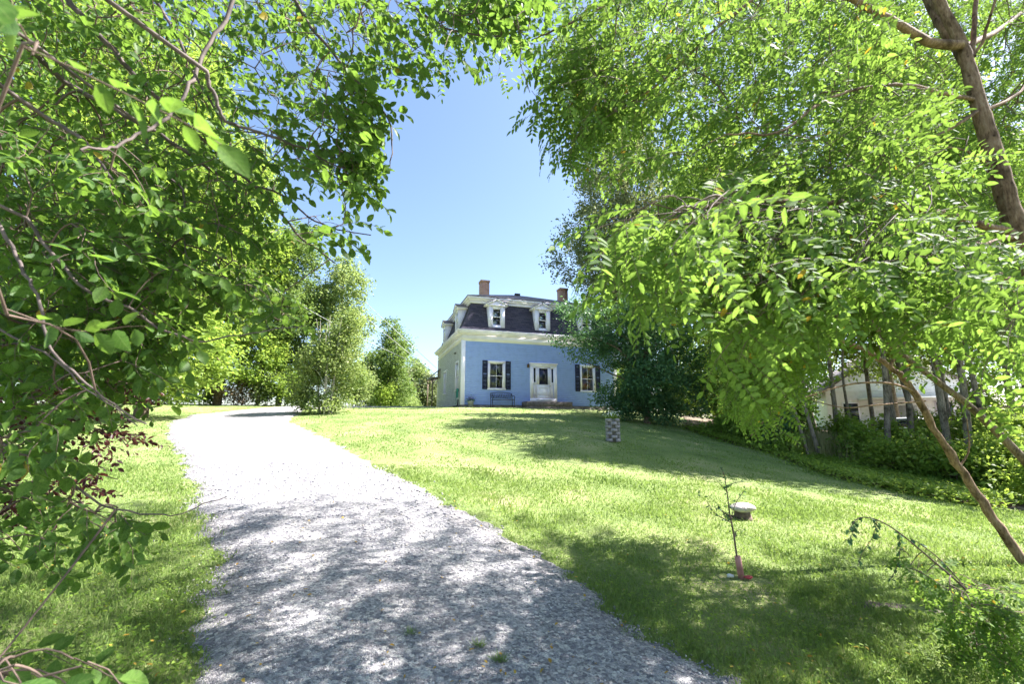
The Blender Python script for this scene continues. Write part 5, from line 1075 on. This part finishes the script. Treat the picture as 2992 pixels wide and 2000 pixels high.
# ------------------------------------------------------------------ lawn blades, gravel, fallen leaves
rng = np.random.default_rng(300)
def onlawn(x, y, m=.0): return (edge_dist(x, y, DRIVE) + wob(x, y, .2) + np.random.default_rng(10).normal(0, .07, x.shape) < .14-m) & ~in_poly(x, y, WOODS) & ((edge_dist(x, y, SOIL1) < .02) & (edge_dist(x, y, SOIL2) < .05) | (np.random.default_rng(9).random(x.shape) < .12))
def wedge(n, d0, d1, rng, power=1.0):
    d = d0*(d1/d0)**rng.random(n) if power == 1 else rng.uniform(d0, d1, n); a = rng.uniform(-1.28, 1.28, n); return a*d, d
def blades(n, d0, d1, h0, h1_, wd, rng, spread=.5):
    x, y = wedge(n, d0, d1, rng); k = onlawn(x, y) & (rng.random(len(x)) < .42+.9*np.clip(.55+.5*np.sin(x*1.9+np.sin(y*1.3)*2)*np.sin(y*1.6-x*.8)+.3*np.sin(x*5.3+y*4.1), 0, 1)); x, y = x[k], y[k]; n = len(x); z = H(x, y)-.005
    p = .5+.5*np.sin(x*1.7+np.sin(y*1.3)*2)*np.sin(y*2.1+x); hh = rng.uniform(h0, h1_, n)*(.6+.7*p); a = rng.uniform(0, 2*PI, n); lean = rng.uniform(.1,1,n)*spread*hh; b = rng.uniform(0, 2*PI, n); s = np.clip(y/3.0, .8, 4)
    w_ = wd*s*rng.uniform(.6,1.3,n)
    A_ = np.stack([x-w_*np.cos(a), y-w_*np.sin(a), z],-1); B_ = np.stack([x+w_*np.cos(a), y+w_*np.sin(a), z],-1)
    m1 = np.stack([x+.35*lean*np.cos(b)+w_*.7*np.cos(a), y+.35*lean*np.sin(b)+w_*.7*np.sin(a), z+.6*hh],-1); m0 = m1 - np.stack([1.4*w_*np.cos(a), 1.4*w_*np.sin(a), 0*z],-1)
    C_ = np.stack([x+lean*np.cos(b), y+lean*np.sin(b), z+hh],-1)
    V = np.stack([A_,B_,m1,C_,m0],1).reshape(-1,3); return V, [np.arange(n*5).reshape(n,5)]
V, F = merge([blades(240000, 1.8, 9, .025, .065, .0028, rng, .9), blades(110000, 7, 24, .02, .045, .0035, rng, .9)])
o = np_obj('lawn_grass', V, F, GRASSM); tag(o, 'mown green grass of the lawn', 'grass', kind='stuff')
x, y = wedge(34000, 1.8, 8, rng); k = onlawn(x, y, .05); x, y = x[k], y[k]; n = len(x); T = np.stack([x, y, H(x, y)+rng.uniform(.015,.05,n)], -1)
V, F = place((leaf7(.022,.017)[0], [leaf7(.022,.017)[1]]), rots(n, rng, None, .35, -.1, .3), T, rng.uniform(.6,1.4,n)); o = np_obj('clover', V, F, UNDER); tag(o, 'small round clover leaves growing through the near lawn', 'clover', kind='stuff')
# loose stones
PEB = None
def pebble_mat():
    m, n, l, b = mat('pebbles'); ge = n.new('ShaderNodeNewGeometry'); r = ramp(n, [(.10,.10,.12),(.20,.20,.23),(.30,.29,.29),(.42,.38,.34),(.55,.54,.53)], [0,.3,.6,.85,1]); l.new(ge.outputs['Random Per Island'], r.inputs[0]); l.new(r.outputs[0], b.inputs['Base Color']); b.inputs['Roughness'].default_value = .85; return m
bm = bmesh.new(); bmesh.ops.create_icosphere(bm, subdivisions=1, radius=1); pv = np.array([v.co[:] for v in bm.verts]); pf_ = np.array([[v.index for v in f.verts] for f in bm.faces]); bm.free()
pv = pv*np.array((1,.78,.5))*(1+rng.normal(0,.10,(len(pv),1)))
x, y = wedge(42000, 1.9, 9, rng); k = (edge_dist(x, y, DRIVE)+wob(x, y, .2)+np.random.default_rng(12).exponential(.10, x.shape) > .12); x, y = x[k], y[k]; n = len(x); sz_ = (.0035+.0045*rng.random(n)**2.2*2)*np.clip(y/3.2, .85, 2.2)
ed = edge_dist(x, y, DRIVE); T = np.stack([x, y, H(x, y)+.034*np.clip(ed/.3,0,1)+sz_*.2-.002], -1)
V, F = place((pv, [pf_]), rots(n, rng, None, .3, 0, .3), T, sz_); o = np_obj('loose_gravel', V, F, pebble_mat()); tag(o, 'loose grey stones lying on the gravel drive', 'gravel', kind='stuff')
# weeds on the drive
k = 0
WL = ['grass tuft growing in the gravel at the bottom centre, the largest of the three', 'grass tuft in the gravel just behind and left of the largest one', 'small grass tuft in the gravel farthest left at the bottom']
for (px, py, n_, r) in ((1145,1530,110,.055),(1095,1500,70,.04),(940,1470,46,.03)):
    c = ground(px, py); z = h1(*c)+.03; a = rng.uniform(0,2*PI,n_); l_ = rng.uniform(.03,.075,n_); b0_ = rng.normal(0,r*.35,(n_,2)); w_ = .0025
    A_ = np.stack([b0_[:,0]-w_*np.sin(a), b0_[:,1]+w_*np.cos(a), 0*a],-1); B_ = np.stack([b0_[:,0]+w_*np.sin(a), b0_[:,1]-w_*np.cos(a), 0*a],-1); C_ = np.stack([b0_[:,0]+l_*np.cos(a), b0_[:,1]+l_*np.sin(a), .55*l_],-1)
    o = np_obj('grass_tuft', np.stack([A_,B_,C_],1).reshape(-1,3), [np.arange(n_*3).reshape(n_,3)], GRASSM); o.location = (*c, z); tag(o, WL[k], 'grass tuft', 'grass tufts in the drive'); k += 1
YL = leafmat('fallen_leaf', (.35,.20,.03), (.45,.28,.04), (.5,.38,.08), (.5,.35,.05), .3, .6)
x, y = wedge(420, 1.9, 7, rng); n = len(x); T = np.stack([x, y, H(x, y)+.045], -1); V, F = place((leaf7(.034,.02)[0], [leaf7(.034,.02)[1]]), rots(n, rng, None, .35, 0, .3), T, rng.uniform(.6,1.2,n)); o = np_obj('fallen_leaves', V, F, YL); tag(o, 'yellow fallen leaves scattered over drive and lawn', 'fallen leaves', kind='stuff')
